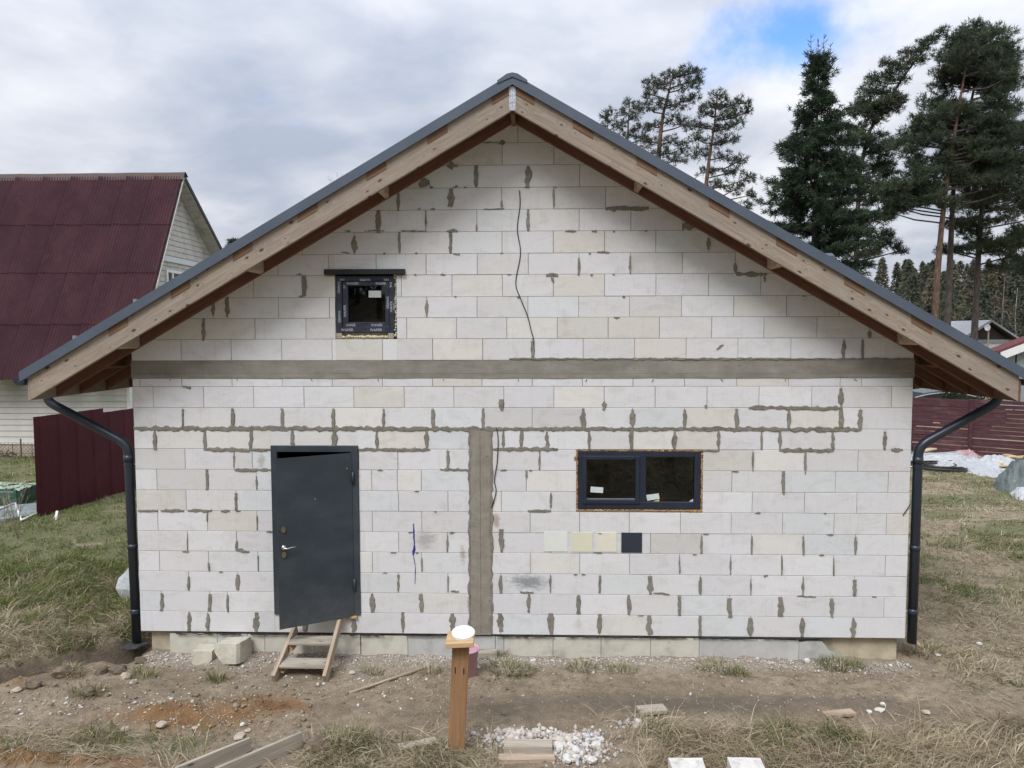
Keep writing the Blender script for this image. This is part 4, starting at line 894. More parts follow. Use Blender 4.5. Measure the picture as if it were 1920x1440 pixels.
# roof slab under the sheets, soffit, barge trims, ridge
def nslab(y_a,z_a,y_b,z_b): 
    return [(NX0,y_a,z_a),(ex-.01,y_a,z_a),(ex-.01,y_b,z_b),(NX0,y_b,z_b)]
t=.10; LF=math.hypot(NY1+.4-nrp,(NY1+.4-nrp)*SLF); dirF=np.array([0,-1,SLF])/math.hypot(1,SLF); nrmF=np.array([0,SLF,1])/math.hypot(1,SLF)
for sgn in (-1,1):
    ya,yb=(ey,nrp) if sgn<0 else (NY1+.4,nrp); n3=nrmv if sgn<0 else nrmF; zea=NE if sgn<0 else NRZ-SLF*(NY1+.4-nrp); d3=dirv if sgn<0 else dirF; sl_=sl_len if sgn<0 else LF
    top=[np.array(p)-n3*.005 for p in nslab(ya,zea,yb,NRZ)]; bot=[p-n3*t for p in top]
    mk('roof_slab',[tuple(p) for p in top+bot],[(0,1,2,3),(7,6,5,4),(0,4,5,1),(1,5,6,2),(2,6,7,3),(3,7,4,0)],M_RIDGE,NBH)
    for k in range(34):      # soffit boards under the verge overhang
        s0=.35+k*.30
        if s0>sl_-.3: break
        base=np.array([0,ya,zea])+d3*s0-n3*(t+.006)
        P=[base+np.array([NX1+.0,0,0]),base+np.array([ex-.02,0,0]),base+np.array([ex-.02,0,0])+d3*.285,base+np.array([NX1,0,0])+d3*.285]
        Q=[p-n3*.02 for p in P]; mk('soffit_board',[tuple(p) for p in P+Q],[(0,1,2,3),(7,6,5,4),(0,4,5,1),(1,5,6,2),(2,6,7,3),(3,7,4,0)],M_SIDEG,NBH)
    a=np.array([ex+.005,ya,zea])-n3*.05; b=a+d3*(sl_+.0)
    beam('verge_board',a,b,.03,.05 if sgn<0 else .13,M_SIDEG if sgn<0 else M_BLACK,NBH,up=tuple(n3))
V=[];F=[]
for i in range(24):
    x=NX0+(ex+.06-NX0)*i/23; w=.02*(vn(x,0,1.7,6)-.5)
    for dy,dz in ((-.17,-.19),(-.06,.055),(0,.085),(.06,.045),(.2,-.06)): V.append((x,nrp+dy,NRZ+dz+w-.02))
for i in range(23):
    for j in range(4): q=i*5+j; F.append((q,q+1,q+6,q+5))
mk('ridge_cap',V,F,M_RIDGE,NBH)
mk('eave_fascia',*boxvf(NX0,ex-.02,ey-.02,ey+.02,NE-.19,NE-.03),M_WHITEP,NBH)
mk('eave_soffit',*boxvf(NX0,NX1+.0,ey+.02,NY0-.0,NE-.06,NE-.03),M_WHITEP,NBH)

# ------------------------------------------------------------------ maroon sheet metal fence, left
def m_fence():
    n=NT('maroon_profiled_sheet'); p=n.pos(); f=n.noise(p,1.3,5,.6); col=n.mix(n.rng(f,.35,.7),(.066,.010,.019),(.085,.016,.026)); return n.fin(col,.48,0,.35)
M_FEN=m_fence()
a=onZ(70,972,-.16); FL=ground(70,970); FR=ground(236,922); FRx=FR+(FR-FL)*.32
FE=thing('metal_sheet_fence','maroon profiled sheet metal fence stepping up the grass bank behind the left downpipe','fence',FL)
fd=(FR-FL)[:2]/np.linalg.norm((FR-FL)[:2]); L_=np.linalg.norm((FRx-FL)[:2]); npn=int(round(L_/.50)); step=L_*.63
top0=float(onY(66,783,FL[1])[2]); top1=float(onY(183,765.5,(FL+(FR-FL)*.72)[1])[2])
tS=.0
for i in range(npn):
    s0=i*L_/npn; s1=(i+1)*L_/npn; V=[];F=[]; sm=(s0+s1)/2; frac=sm/np.linalg.norm((FR-FL)[:2])
    prof=[(0,0),(.30,0),(.36,.022),(.62,.022),(.68,0),(1,0)]
    for t_,d in prof*1:
        s=s0+(s1-s0)*t_; x,y=FL[0]+fd[0]*s+fd[1]*d,FL[1]+fd[1]*s-fd[0]*d; zg=float(height(x,y))
        zt=top0+(.01 if frac<.70 else -.085)
        V+=[(x,y,max(zg-.02,FL[2]-.02+ (zg-FL[2])*.8)),(x,y,zt)]
    for k in range(len(prof)-1): F.append((2*k,2*k+2,2*k+3,2*k+1))
    o=len(V); nn=np.array([-fd[1],fd[0]])*.002
    mk('fence_sheet',V,F,M_FEN,FE)
for s in (.15,L_*.5,L_-.1):
    x,y=FL[0]+fd[0]*s-fd[1]*.05,FL[1]+fd[1]*s+fd[0]*.05; mk('fence_post',*boxvf(x-.03,x+.03,y-.03,y+.03,-.5,1.75),M_FEN,FE)

# ------------------------------------------------------------------ red slat fence, right
M_SLAT=m_wood('maroon_stained_slat',(.060,.022,.029),(.115,.047,.053),knot=False,stain=(.17,.10,.095),dscale=1.5)
F0=onZ(1700,850,-.3); F1=onZ(1985,873,-.3)
q0=onZ(1816,858,-.3); fdv=(F1-F0)[:2]; fdv/=np.linalg.norm(fdv); ft=1.58
SF=thing('slat_fence','maroon horizontal slat fence with square posts behind the heap of plastic sheeting','fence',(q0[0],q0[1],-.3))
posts=[-5.0,-2.5,0,2.5,5.0]
for s in posts:
    x,y=q0[0]+fdv[0]*s,q0[1]+fdv[1]*s; mk('fence_post',*boxvf(x-.045,x+.045,y-.09,y-.0,-.5,ft-.02,.004),M_SLAT,SF)
for i in range(len(posts)-1):
    for k in range(13):
        z=-.14+k*.136; a=np.array([q0[0]+fdv[0]*(posts[i]+.0),q0[1]+fdv[1]*(posts[i]+.0)+.02,z+random.uniform(-.012,.012)]); b=np.array([q0[0]+fdv[0]*(posts[i+1]-.01),q0[1]+fdv[1]*(posts[i+1]-.01)+.02,z+random.uniform(-.012,.012)])
        beam('slat',a,b,.022,.119+random.uniform(-.008,.006),M_SLAT,SF,ch=.003)
def behind(px,py,back=0): 
    return ground(px,py)
# plank leaning on the fence
a=ground(1742,846); b=onY(1757,789,a[1]+.35); beam('leaning_plank',a+np.array([0,0,.02]),b,.22,.03,M_OFFW,None,up=(0.1,-1,.2)); tag(bpy.data.objects['leaning_plank'],'pale wooden plank leaning against the maroon slat fence','plank')
# plastic sheeting heaps
def m_film(name,c):
    n=NT(name); f=n.noise(n.pos(),7,5,.6); n.bump(n.noise(n.pos(),11,6,.65,1.),.6,.05); n.fin(n.mix(n.rng(f,.35,.7),c,[q*.8 for q in c]),.32,0,.5); return n.m
M_FILMW=m_film('clear_white_film',(.50,.52,.54)); M_FILMP=m_film('pink_film',(.55,.36,.37)); M_TARP=m_film('grey_green_tarp',(.11,.135,.13))
def heap(name,pxs,hh,mat,seed,dens=26,n=46):
    """crumpled sheet over an outline of ground points"""
    P=[ground(*p) for p in pxs]; c=sum(P)/len(P); V=[];F=[]; rings=9; ns=n
    ang=[math.atan2(p[1]-c[1],p[0]-c[0]) for p in P]; rad=[math.hypot(p[0]-c[0],p[1]-c[1]) for p in P]; od=np.argsort(ang); ang=np.array(ang)[od]; rad=np.array(rad)[od]
    aa=np.concatenate([ang-2*PI,ang,ang+2*PI]); rr=np.concatenate([rad]*3)
    for j in range(rings+1):
        for i in range(ns):
            q=-PI+2*PI*i/ns; R=np.interp(q,aa,rr)*(1+.10*(vn(q*3,seed,1.,seed)-.5)*2); t=j/rings; x,y=c[0]+math.cos(q)*R*t,c[1]+math.sin(q)*R*t
            r=1-2*abs(fbm(x,y,2.6,seed,3)-.5); k=(1-t**2.2); z=float(height(x,y))+hh*k*(.45+.9*r*r)+ .10*hh*(1-t)*vn(x,y,9,seed+3)+(.012 if t<1 else -.01); V.append((x,y,z))
    for j in range(rings):
        for i in range(ns): a=j*ns+i;b=j*ns+(i+1)%ns; F.append((a,b,b+ns,a+ns) if j else (a,b+ns,a+ns))
    return mk(name,V,F,mat)
tag(heap('plastic_sheeting',[(1735,850),(1760,846),(1790,848),(1812,858),(1845,868),(1868,882),(1880,893),(1850,897),(1812,886),(1780,880),(1742,872)],.17,M_FILMW,3),'crumpled clear white plastic sheeting heaped before the slat fence','plastic sheeting')
tag(heap('pink_film_bundle',[(1790,850),(1806,843),(1826,848),(1836,858),(1828,864),(1806,860)],.22,M_FILMP,14),'bundle of pink plastic film lying on the white sheeting by the fence','plastic film')
tag(heap('plastic_bag',[(1850,868),(1872,862),(1884,870),(1876,884),(1858,884)],.25,M_FILMW,25),'clear plastic bag of rubbish between the sheeting and the wood offcuts','plastic bag')
tag(heap('tarpaulin_bundle',[(1868,918),(1882,908),(1905,898),(1950,896),(1960,915),(1925,925),(1890,924)],.52,M_TARP,36),'grey green tarpaulin bundle at the right end of the scrap heap','tarpaulin')
tag(heap('white_sack',[(1904,930),(1915,922),(1945,920),(1945,938),(1912,938)],.16,M_FILMW,47),'white plastic sack lying in front of the grey green tarpaulin bundle','sack')
VF=[]; hc=ground(1762,876)
for k in range(9):
    r=.98-.07*k; VF.append(tubevf([(hc[0]+r*1.0*math.cos(q)+random.uniform(-.01,.01)-.1*k*.0,hc[1]+r*.85*math.sin(q),hc[2]+.05+.015*(k%3)+.02*math.sin(2*q+k)) for q in np.linspace(0,2*PI,40)],.021,6))
e0=ground(1775,872); e1=ground(1806,878); VF.append(tubevf([e0+np.array([0,0,.12]),(e0+e1)/2+np.array([0,.15,.16]),e1+np.array([0,0,.06])],.021,6))
tag(mk('hose_coil',*join(*VF),M_RUBBER,smooth=True),'coil of black plastic hose on the grass beside the white sheeting','hose')
OFL=['short pale board on top of the offcut heap','pale board lying flat nearest the tarpaulin bundle','orange tinted block standing tilted in the offcut heap','long thin batten under the offcut heap','board end poking out behind the offcut heap','splintered light board at the left of the offcut heap','light board beside the black hose coil','second light board stacked under the fence plank']
for lb,(u0,v0,u1,v1,w,h,zz) in zip(OFL,[(1884,866,1912,873,.18,.04,.22),(1876,882,1915,886,.2,.04,.10),(1873,880,1890,868,.16,.05,.16),(1848,862,1915,872,.06,.04,.05),(1905,860,1950,866,.2,.05,.2),(1882,874,1925,879,.12,.03,.28),(1730,852,1762,850,.2,.05,.12),(1728,848,1752,845,.15,.04,.06)]):
    a=ground(u0,v0);b=ground(u1,v1); o=beam('wood_offcut',a+np.array([0,0,zz]),b+np.array([0,0,zz+random.uniform(-.05,.1)]),w,h,M_OFFW); tag(o,lb,'wood offcut','wood offcuts by the slat fence')
# ------------------------------------------------------------------ left yard clutter
def onz(px,py,dz): p=ground(px,py); return p
M_GREENP=simple('green_plastic',(.045,.11,.085),.45,var=.25,scale=5); M_GREENL=simple('pale_green_cover',(.30,.38,.28),.6,var=.25,scale=7,bump=.3)
g0=ground(22,943); GT=thing('garden_bed_box','dark green plastic raised garden box with a pale netting cover, left edge','garden box',g0)
mk('box_side',*boxvf(g0[0]-1.2,g0[0]+.38,g0[1]-.3,g0[1]+.5,g0[2]-.05,g0[2]+.33,.03),M_GREENP,GT)
VF=[]
for i in range(9):
    for j in range(5): VF.append(rockvf((g0[0]-1.1+i*.18,g0[1]-.22+j*.16,g0[2]+.34+random.uniform(0,.05)),.10,i*7+j,.35,1,.3))
mk('netting_cover',*join(*VF),M_GREENL,GT)
for sx in (-.3,.3): mk('box_rim',*boxvf(g0[0]+sx-.03,g0[0]+sx+.04,g0[1]-.325,g0[1]-.29,g0[2]-.05,g0[2]+.37,.008),M_GREENP,GT)
sh=[ground(*p) for p in ((-10,955),(68,948),(69,968),(10,978),(-10,978))]
tag(mk('grey_sheet',*join(([tuple(p+np.array([0,0,.03+.03*(i%2)])) for i,p in enumerate(sh)]+[tuple(p+np.array([0,0,.0])) for p in sh],[(0,1,2,3,4),(0,5,6,1),(1,6,7,2),(2,7,8,3),(3,8,9,4),(4,9,5,0)])),simple('blue_grey_sheet',(.22,.25,.26),.6,var=.2,scale=4,bump=.3)),'flat blue grey sheet lying on the ground by the end of the maroon fence','sheet')
pp=[(-20,968),(29,949),(40,978),(72,964)]; P=[ground(*p)+np.array([0,0,.08 if i<2 else .03]) for i,p in enumerate(pp)]
tag(mk('bent_plastic_pipe',*join(*[tubevf([P[i],P[i+1]],.022,8) for i in range(3)]),M_WHITEP,smooth=True),'white plastic pipe bent in a zigzag on the grass, left edge','pipe')
a=ground(105,975); VF=[tubevf([a,a+np.array([-.05,.12,.16])],.025,8),tubevf([a+np.array([-.1,.1,0]),a+np.array([-.08,.2,.14])],.02,8)]
tag(mk('pipe_stub',*join(*VF),M_WHITEP,smooth=True),'short white pipe stub sticking out of the grass under the maroon fence','pipe')
# chain link fence in front of the neighbour's foundation
M_WIRE=simple('rusty_wire',(.13,.10,.08),.7,var=.3)
c0=onZ(-40,868,-.25); c1=onZ(90,868,-.25); CF=thing('chain_link_fence','low rusty chain link fence in front of the neighbour house foundation','fence',(c0+c1)/2)
VF=[]; Lc=np.linalg.norm(c1-c0); dc=(c1-c0)/Lc; hh=.62
for i in range(int((Lc+hh)/.12)):
    for sg in (1,-1):
        s=i*.12-hh; A_=[];
        for t_ in (0,1):
            ss=s+hh*t_ if sg>0 else s+hh*(1-t_); A_.append(c0+dc*np.clip(ss,0,Lc)+np.array([0,-.0,hh*t_]))
        VF.append(tubevf(A_,.0045,3,False))
VF.append(tubevf([c0+np.array([0,0,hh]),c1+np.array([0,0,hh])],.006,4))
tag(mk('wire_mesh',*join(*VF),M_WIRE,CF),kind='stuff')
for t_ in (.02,.62,.98): p=c0+dc*Lc*t_; mk('fence_post',*tubevf([p+np.array([0,0,-.2]),p+np.array([0,0,.75])],.022,8),M_WIRE,CF)
def leafcloud(n,c,r,size,rng,flat=1.):
    """n small leaf triangles in an ellipsoid; returns V,F arrays"""
    d=rng.normal(size=(n,3)); d/=np.linalg.norm(d,axis=1)[:,None]; P=np.array(c)+d*np.array(r)*(rng.random((n,1))**.4)
    a=rng.normal(size=(n,3)); a/=np.linalg.norm(a,axis=1)[:,None]; b=np.cross(a,rng.normal(size=(n,3))); b/=np.linalg.norm(b,axis=1)[:,None]
    s=size*(.6+.8*rng.random((n,1))); V=np.stack([P-b*s*.35,P+b*s*.35,P+a*s],1).reshape(-1,3); return V,np.arange(3*n).reshape(-1,3)
def cols(n,base,var,rng,rep=3): 
    k=1+var*(rng.random((n,1))*2-1); c=np.clip(np.array(base)*k*(1+.12*(rng.random((n,3))*2-1)),0,1); return np.concatenate([np.repeat(c,rep,0),np.ones((n*rep,1))],1)
def bush(name,c,r,n,base,label,size=.09,seed=1,cat='bush',group=None):
    rng=np.random.default_rng(seed); V=[];C=[]
    for k in range(7):
        cc=np.array(c)+rng.normal(size=3)*np.array(r)*.45; cc[2]=max(cc[2],c[2]-r[2]*.3); v,f=leafcloud(n//7,cc,np.array(r)*.6,size,rng); V.append(v); C.append(cols(n//7,np.array(base)*(.7+.6*rng.random()),.3,rng))
    V=np.concatenate(V); o=big(name,V,np.arange(len(V)).reshape(-1,3),M_NEED,cols=np.concatenate(C)); return tag(o,label,cat,group)
for i,(u,v,s,lb) in enumerate(((8,866,.42,'dark green low shrub at the left edge by the neighbour foundation'),(47,866,.34,'dark green low shrub behind the chain link fence'),(64,866,.25,'small dark shrub tucked behind the end of the maroon fence'))):
    p=onZ(u,v,-.25); bush('low_shrub',(p[0],p[1]+.25,p[2]+s*.4),(s,.3,s*.6),900,(.045,.055,.035),lb,.06,i)
# bare twiggy sapling at the left edge
def twigs(name,base,h,seed,label,cat,n=9,spread=.35,mat=None,r0=.006,group=None):
    r=random.Random(seed); VF=[]
    for k in range(n):
        a=r.uniform(0,6.28); sp=spread*r.uniform(.3,1); top=np.array([math.cos(a)*sp,math.sin(a)*sp,h*r.uniform(.6,1)]); mid=top*.5+np.array([r.uniform(-.06,.06),r.uniform(-.06,.06),.08*h])
        b=np.array(base); VF.append(tubevf([b,b+mid,b+top],[r0,r0*.8,r0*.4],4))
        for j in range(3):
            t=r.uniform(.4,.9); s=b+mid*(1-t)+top*t if t>.5 else b+mid*t*2; e=s+np.array([r.uniform(-.16,.16),r.uniform(-.16,.16),r.uniform(.05,.25)])*h*.7; VF.append(tubevf([s,e],[r0*.5,r0*.25],3,False))
    return tag(mk(name,*join(*VF),mat or M_TWIG),label,cat,group)
M_TWIG=simple('dry_twig',(.27,.225,.165),.9,var=.2)
p=ground(34,1010); twigs('bare_sapling',p,1.25,4,'bare twiggy sapling in the grass at the left edge','sapling',8,.5)
p=ground(8,1000); twigs('bare_sapling',p,1.0,5,'smaller bare sapling cut by the left picture edge','sapling',6,.4)

# ------------------------------------------------------------------ car and buildings behind the right fence
M_CAR=simple('dark_car_paint',(.045,.055,.065),.25,.3,var=.06); M_CGL=simple('car_window',(.02,.024,.028),.12,var=.1)
cy0=q0[1]+5.5; cc=onY(1752,745,cy0); cx=float(cc[0]); zr=float(onY(1752,729.5,cy0)[2]); 
CAR=thing('parked_car','dark car with chrome window trim parked behind the maroon slat fence','car',(cx,cy0,zr-1.62)); zb=zr-1.62
def carprof(): return [(-2.2,.35),(-2.25,.75),(-2.15,.98),(-1.55,1.05),(-.75,1.52),(-.1,1.62),(.6,1.60),(1.3,1.40),(1.75,1.12),(2.2,1.02),(2.28,.6),(2.2,.35)]
V=[];F=[]; pr=carprof(); n=len(pr)
for y,k in ((-.85,.0),(-.80,.06),(.80,.06),(.85,.0)):
    for x,z in pr:
        nar=.16*max(0,(z-1.0)/.62); V.append((cx+x,cy0+y*(1-nar),zb+z-(.03 if abs(y)>.82 else 0)))
for r_ in range(3):
    for i in range(n): a=r_*n+i;b=r_*n+(i+1)%n; F.append((a,b,b+n,a+n))
F.append(tuple(range(n-1,-1,-1))); F.append(tuple(range(3*n,4*n))); mk('body',V,F,M_CAR,CAR)
yw=cy0-.80
def cw(nm,pts,mat,y,dy=.012):
    mk(nm,*prismvf([(cx+x,zb+z) for x,z in pts],y,y+dy),mat,CAR)
cw('side_window',[(-1.35,1.08),(.1,1.08),(.1,1.50),(-.15,1.53),(-.7,1.44)],M_CGL,yw-.06,.2); cw('side_window',[(.2,1.08),(1.45,1.12),(1.1,1.38),(.55,1.50),(.2,1.50)],M_CGL,yw-.06,.2)
arc=[(cx-1.55+3.2*t,yw-.07,zb+1.07+.47*math.sin(PI*(t*.86+.08))**.8) for t in np.linspace(0,1,18)]
mk('window_trim',*tubevf(arc,.020,6),M_CHROME,CAR,smooth=True)
mk('roof_rail',*tubevf([(cx-.55+1.4*t,cy0-.55,zb+1.64+.04*math.sin(PI*t)) for t in np.linspace(0,1,9)],.022,6),M_CHROME,CAR,smooth=True)
for x in (-1.4,1.4): mk('wheel',*tubevf([(cx+x,cy0-.86,zb+.33),(cx+x,cy0-.64,zb+.33)],.33,16),M_RUBBER,CAR)
p=onY(1822,744,q0[1]+1.6); bush('hedge_bush',(p[0],p[1],1.15),(.75,.5,.65),2600,(.03,.05,.025),'dark green bush just behind the maroon slat fence beside the car',.07,8)
p=onY(1740,722,33); bush('green_thicket',(p[0],p[1],1.1),(2.2,1.2,.8),2600,(.07,.09,.045),'pale green thicket behind the parked car',.16,9)
# dark gabled house with white lower wall
M_DBROWN=simple('dark_brown_boards',(.035,.022,.018),.8,var=.3,scale=4); M_WPAINT=simple('white_render',(.55,.56,.58),.8,var=.06); M_PINKR=simple('dull_red_roof',(.14,.04,.042),.6,var=.15); M_GWALL=simple('grey_shed_wall',(.26,.29,.30),.7,var=.12)
hy=46.; hb=lambda u,v,y=hy: onY(u,v,y)
e1=hb(1906,636); ap=hb(1851,600); e0=np.array([2*ap[0]-e1[0],hy,e1[2]]); gz=-.3
BH=thing('gabled_cottage','dark brown gabled cottage with a white lower wall among the far pines','house',(ap[0],hy+4,gz))
mk('lower_wall',*boxvf(e0[0]+.5,e1[0]-.5,hy,hy+8,gz,e1[2]-.1),M_WPAINT,BH)
mk('gable',*prismvf([(e0[0]+.5,e1[2]-.1),(e1[0]-.5,e1[2]-.1),(ap[0],ap[2]-.25)],hy-.02,hy+8),M_DBROWN,BH)
for s,e in ((-1,e0),(1,e1)):
    mk('roof',*prismvf([(ap[0],ap[2]),(e[0],e[2]),(e[0],e[2]-.16),(ap[0],ap[2]-.18)],hy-.5,hy+8.5),M_WPAINT if s<0 else M_DBROWN,BH)
    mk('verge_board',*prismvf([(ap[0],ap[2]+.03),(e[0],e[2]+.03),(e[0],e[2]-.12),(ap[0],ap[2]-.12)],hy-.54,hy-.5),M_GWALL,BH)
mk('belt_board',*boxvf(e0[0]+.4,e1[0]-.4,hy-.1,hy-.02,e1[2]-.25,e1[2]-.02),M_GWALL,BH)
for x in (-1.4,.5): mk('window',*boxvf(ap[0]+x,ap[0]+x+.9,hy-.05,hy,gz+1,gz+2.1),M_CGL,BH)
# satellite dish on a pole
sp=onY(1852,660,45.3); dp=onY(1849.5,614,38.); dp=onY(1849.5,614,45.2); SD=thing('satellite_dish','white satellite dish on a wooden pole in front of the dark cottage','satellite dish',(sp[0],45.3,-.3))
mk('pole',*tubevf([(sp[0],45.3,-.4),(sp[0],45.3,dp[2]-.12)],.05,8),M_GREYW,SD)
V=[];F=[]; R=.21
for j in range(4):
    for i in range(20): q=2*PI*i/20; r=R*(.05+.95*j/3); V.append((dp[0]+r*math.cos(q),45.15-.08*(r/R)**2,dp[2]+r*1.1*math.sin(q)))
for j in range(3):
    for i in range(20): a=j*20+i;b=j*20+(i+1)%20; F.append((a,b,b+20,a+20))
F.append(tuple(range(20))); mk('dish',V,F,M_WHITEP,SD,smooth=True); mk('feed_arm',*tubevf([(dp[0],45.1,dp[2]-R*.9),(dp[0]+.02,44.8,dp[2]-.05)],.012,6),M_GWALL,SD)
# shed with a red roof and white fascia
sy=30.; s0=onY(1868,658,sy); s1=onY(1932,634,sy); SHD=thing('red_roofed_shed','grey shed with a dull red roof and a white fascia at the right edge','shed',(s1[0]+2,sy+2,-.3))
dz=(s1[2]-s0[2])/(s1[0]-s0[0]); X2=s0[0]+5.
rl=lambda x:s0[2]+dz*(x-s0[0])
mk('roof',*prismvf([(s0[0]-.15,rl(s0[0]-.15)-.04),(X2,rl(X2)-.04),(X2,rl(X2)+.07),(s0[0]-.15,rl(s0[0]-.15)+.07)],sy-.35,sy+.7),M_PINKR,SHD)
mk('fascia_board',*prismvf([(s0[0],rl(s0[0])-.46),(X2,rl(X2)-.40),(X2,rl(X2)-.05),(s0[0],rl(s0[0])-.06)],sy-.38,sy-.34),M_WHITEP,SHD)
mk('wall',*prismvf([(s0[0]+.2,-.4),(X2-.3,-.4),(X2-.3,rl(X2)-.1),(s0[0]+.2,rl(s0[0])-.2)],sy,sy+.6),M_GWALL,SHD)
for x in (.95,2.2,3.4): mk('wall_batten',*boxvf(s0[0]+x,s0[0]+x+.06,sy-.03,sy,-.3,rl(s0[0]+x)-.45),M_DBROWN,SHD)
mk('lamp_box',*boxvf(s0[0]+1.25,s0[0]+1.55,sy-.42,sy-.38,rl(s0[0]+1.3)-.68,rl(s0[0]+1.3)-.45,.01),M_WHITEP,SHD)
mk('side_rail',*boxvf(s0[0]+.2,X2,sy-.06,sy-.0,.0,.14),M_WHITEP,SHD)

# ------------------------------------------------------------------ steps, blocks, post, bucket in front of the house
Ll=ground(513,1281); Lr=ground(609,1281); Tl=onY(555,1180,-.06); Tr=onY(638,1168,-.06)
ST=thing('wooden_steps','short wooden step ladder leaning against the plinth below the dark door','step ladder',(Ll+Lr)/2)
for a,b in ((Ll,Tl),(Lr,Tr)): beam('stringer',a+np.array([0,0,.04]),b+np.array([0,0,.02]),.042,.135,M_STEPW,ST,up=(0,-.75,.66))
for (u0,u1,v,dy) in ((541,624,1204,.55),(524,608,1252,.25)):
    t=.42 if dy>.5 else .78
    t={.55:.70,.25:.30}[dy]; a=Ll+(Tl-Ll)*t; b=Lr+(Tr-Lr)*t
    mk('tread',*boxvf(a[0]+.024,b[0]-.024,(a[1]+b[1])/2-.13,(a[1]+b[1])/2+.10,(a[2]+b[2])/2+.015,(a[2]+b[2])/2+.045,.004),M_GREYW,ST)
    for p,s in ((a,1),(b,-1)): mk('cleat',*boxvf(p[0]+s*.045-.02,p[0]+s*.045+.02,p[1]-.09,p[1]+.06,p[2]-.045,p[2]+.013,.003),M_CAPW,ST)
def chunk(name,px,w,d,h,rot,mat,label,cat,seed,cuts=(),tilt=(0,0),group=None,dz=0):
    p=ground(*px); r=random.Random(seed); bm=bmesh.new(); bmesh.ops.create_cube(bm,size=1)
    for v in bm.verts: v.co=Vector((v.co.x*w,v.co.y*d,v.co.z*h))
    for co,no in cuts:
        ret=bmesh.ops.bisect_plane(bm,geom=bm.verts[:]+bm.edges[:]+bm.faces[:],plane_co=co,plane_no=no,clear_outer=True); ed=[e for e in ret['geom_cut'] if isinstance(e,bmesh.types.BMEdge)]
        if ed: bmesh.ops.contextual_create(bm,geom=ed)
    bmesh.ops.subdivide_edges(bm,edges=bm.edges[:],cuts=3,use_grid_fill=True); bmesh.ops.triangulate(bm,faces=[f for f in bm.faces if len(f.verts)>4])
    for v in bm.verts: v.co+=Vector([(float(vn(v.co.x*9+seed,v.co.y*9+v.co.z*7,1.,seed+i))-.5)*.055*min(w,h) for i in range(3)])
    bm.verts.index_update(); V=[tuple(v.co) for v in bm.verts]; F=[[v.index for v in f.verts] for f in bm.faces]; bm.free()
    mw=Matrix.Translation(Vector((p[0],p[1],p[2]+h/2-.012+dz)))@Matrix.Rotation(rot,4,'Z')@Matrix.Rotation(tilt[0],4,'X')@Matrix.Rotation(tilt[1],4,'Y')
    return tag(mk(name,V,F,mat,mw=mw),label,cat,group)
chunk('concrete_block',(386,1238),.23,.27,.17,.12,M_CHUNK,'smaller pale gas concrete block, left one of the pair at the plinth','block',3,cuts=[((.1,-.12,-.05),(.6,-.5,-.5))],tilt=(-.08,.05))
chunk('concrete_block',(438,1236),.30,.32,.24,-.10,M_CHUNK,'larger broken gas concrete block with a chipped corner leaning on the plinth','block',4,cuts=[((-.09,-.14,-.07),(-.75,-.35,-.55)),((.13,-.15,0),(.8,-.6,0))],tilt=(-.12,-.06))
chunk('concrete_block',(1291,1484),.29,.30,.20,.02,M_CHW,'bright white gas concrete block at the bottom edge nearest the rubble','block',5,dz=.02)
chunk('concrete_block',(1402,1487),.29,.30,.22,-.02,M_CHW,'bright white gas concrete block at the bottom edge, right one of two','block',6,dz=.02)
# post with its board cap
pb=ground(854,1405); pt=onY(864.5,1205,pb[1]-.0); PO=thing('wooden_post','stout brown wooden post with a small board cap leaning slightly right','post',pb)
beam('post',pb+np.array([0,0,-.15]),pt,.05,.158,M_POSTW,PO,up=(1,0,0),ch=.005)
cx_,cz_=pt[0]-.012,pt[2]; V,F=boxvf(-.128,.128,-.15,.15,-.024,.024,.004)
capm=Matrix.Translation((cx_+.005,pt[1]+.02,cz_+.026))@Matrix.Rotation(-.03,4,'Y')@Matrix.Rotation(.04,4,'Z'); mk('cap_board',V,F,M_CAPW,PO,mw=capm)
for (u,v) in ((853.5,1257),(869.5,1259)):
    p=onY(u,v,pb[1]-.028); mk('nail_slot',*boxvf(p[0]-.005,p[0]+.005,pb[1]-.0275,pb[1]-.02,p[2]-.03,p[2]+.03),M_BLACK,PO)
V=[];F=[]; nl=28
for r,z in ((.0,.004),(.092,.004),(.098,.012),(.108,.012),(.110,-.008),(.104,-.008)):
    for i in range(nl): q=2*PI*i/nl; V.append((r*math.cos(q),r*math.sin(q),z))
for j in range(5):
    for i in range(nl): a=j*nl+i;b=j*nl+(i+1)%nl; F.append((a,b,b+nl,a+nl))
F.append(tuple(range(6*nl-1,5*nl-1,-1)))
LD=mk('bucket_lid',V,F,M_WHITEP,mw=Matrix.Translation((cx_+.030,pt[1]+.035,cz_+.078))@Matrix.Rotation(.22,4,'X'),smooth=False); tag(LD,'round white plastic bucket lid lying on top of the wooden post','lid')
mk('lid_dimple',*join(*[boxvf(-.035+.035*i,-.028+.035*i,-.004,.003,.0035,.0055) for i in range(3)]),M_GREYW,LD,mw=LD.matrix_basis.copy())
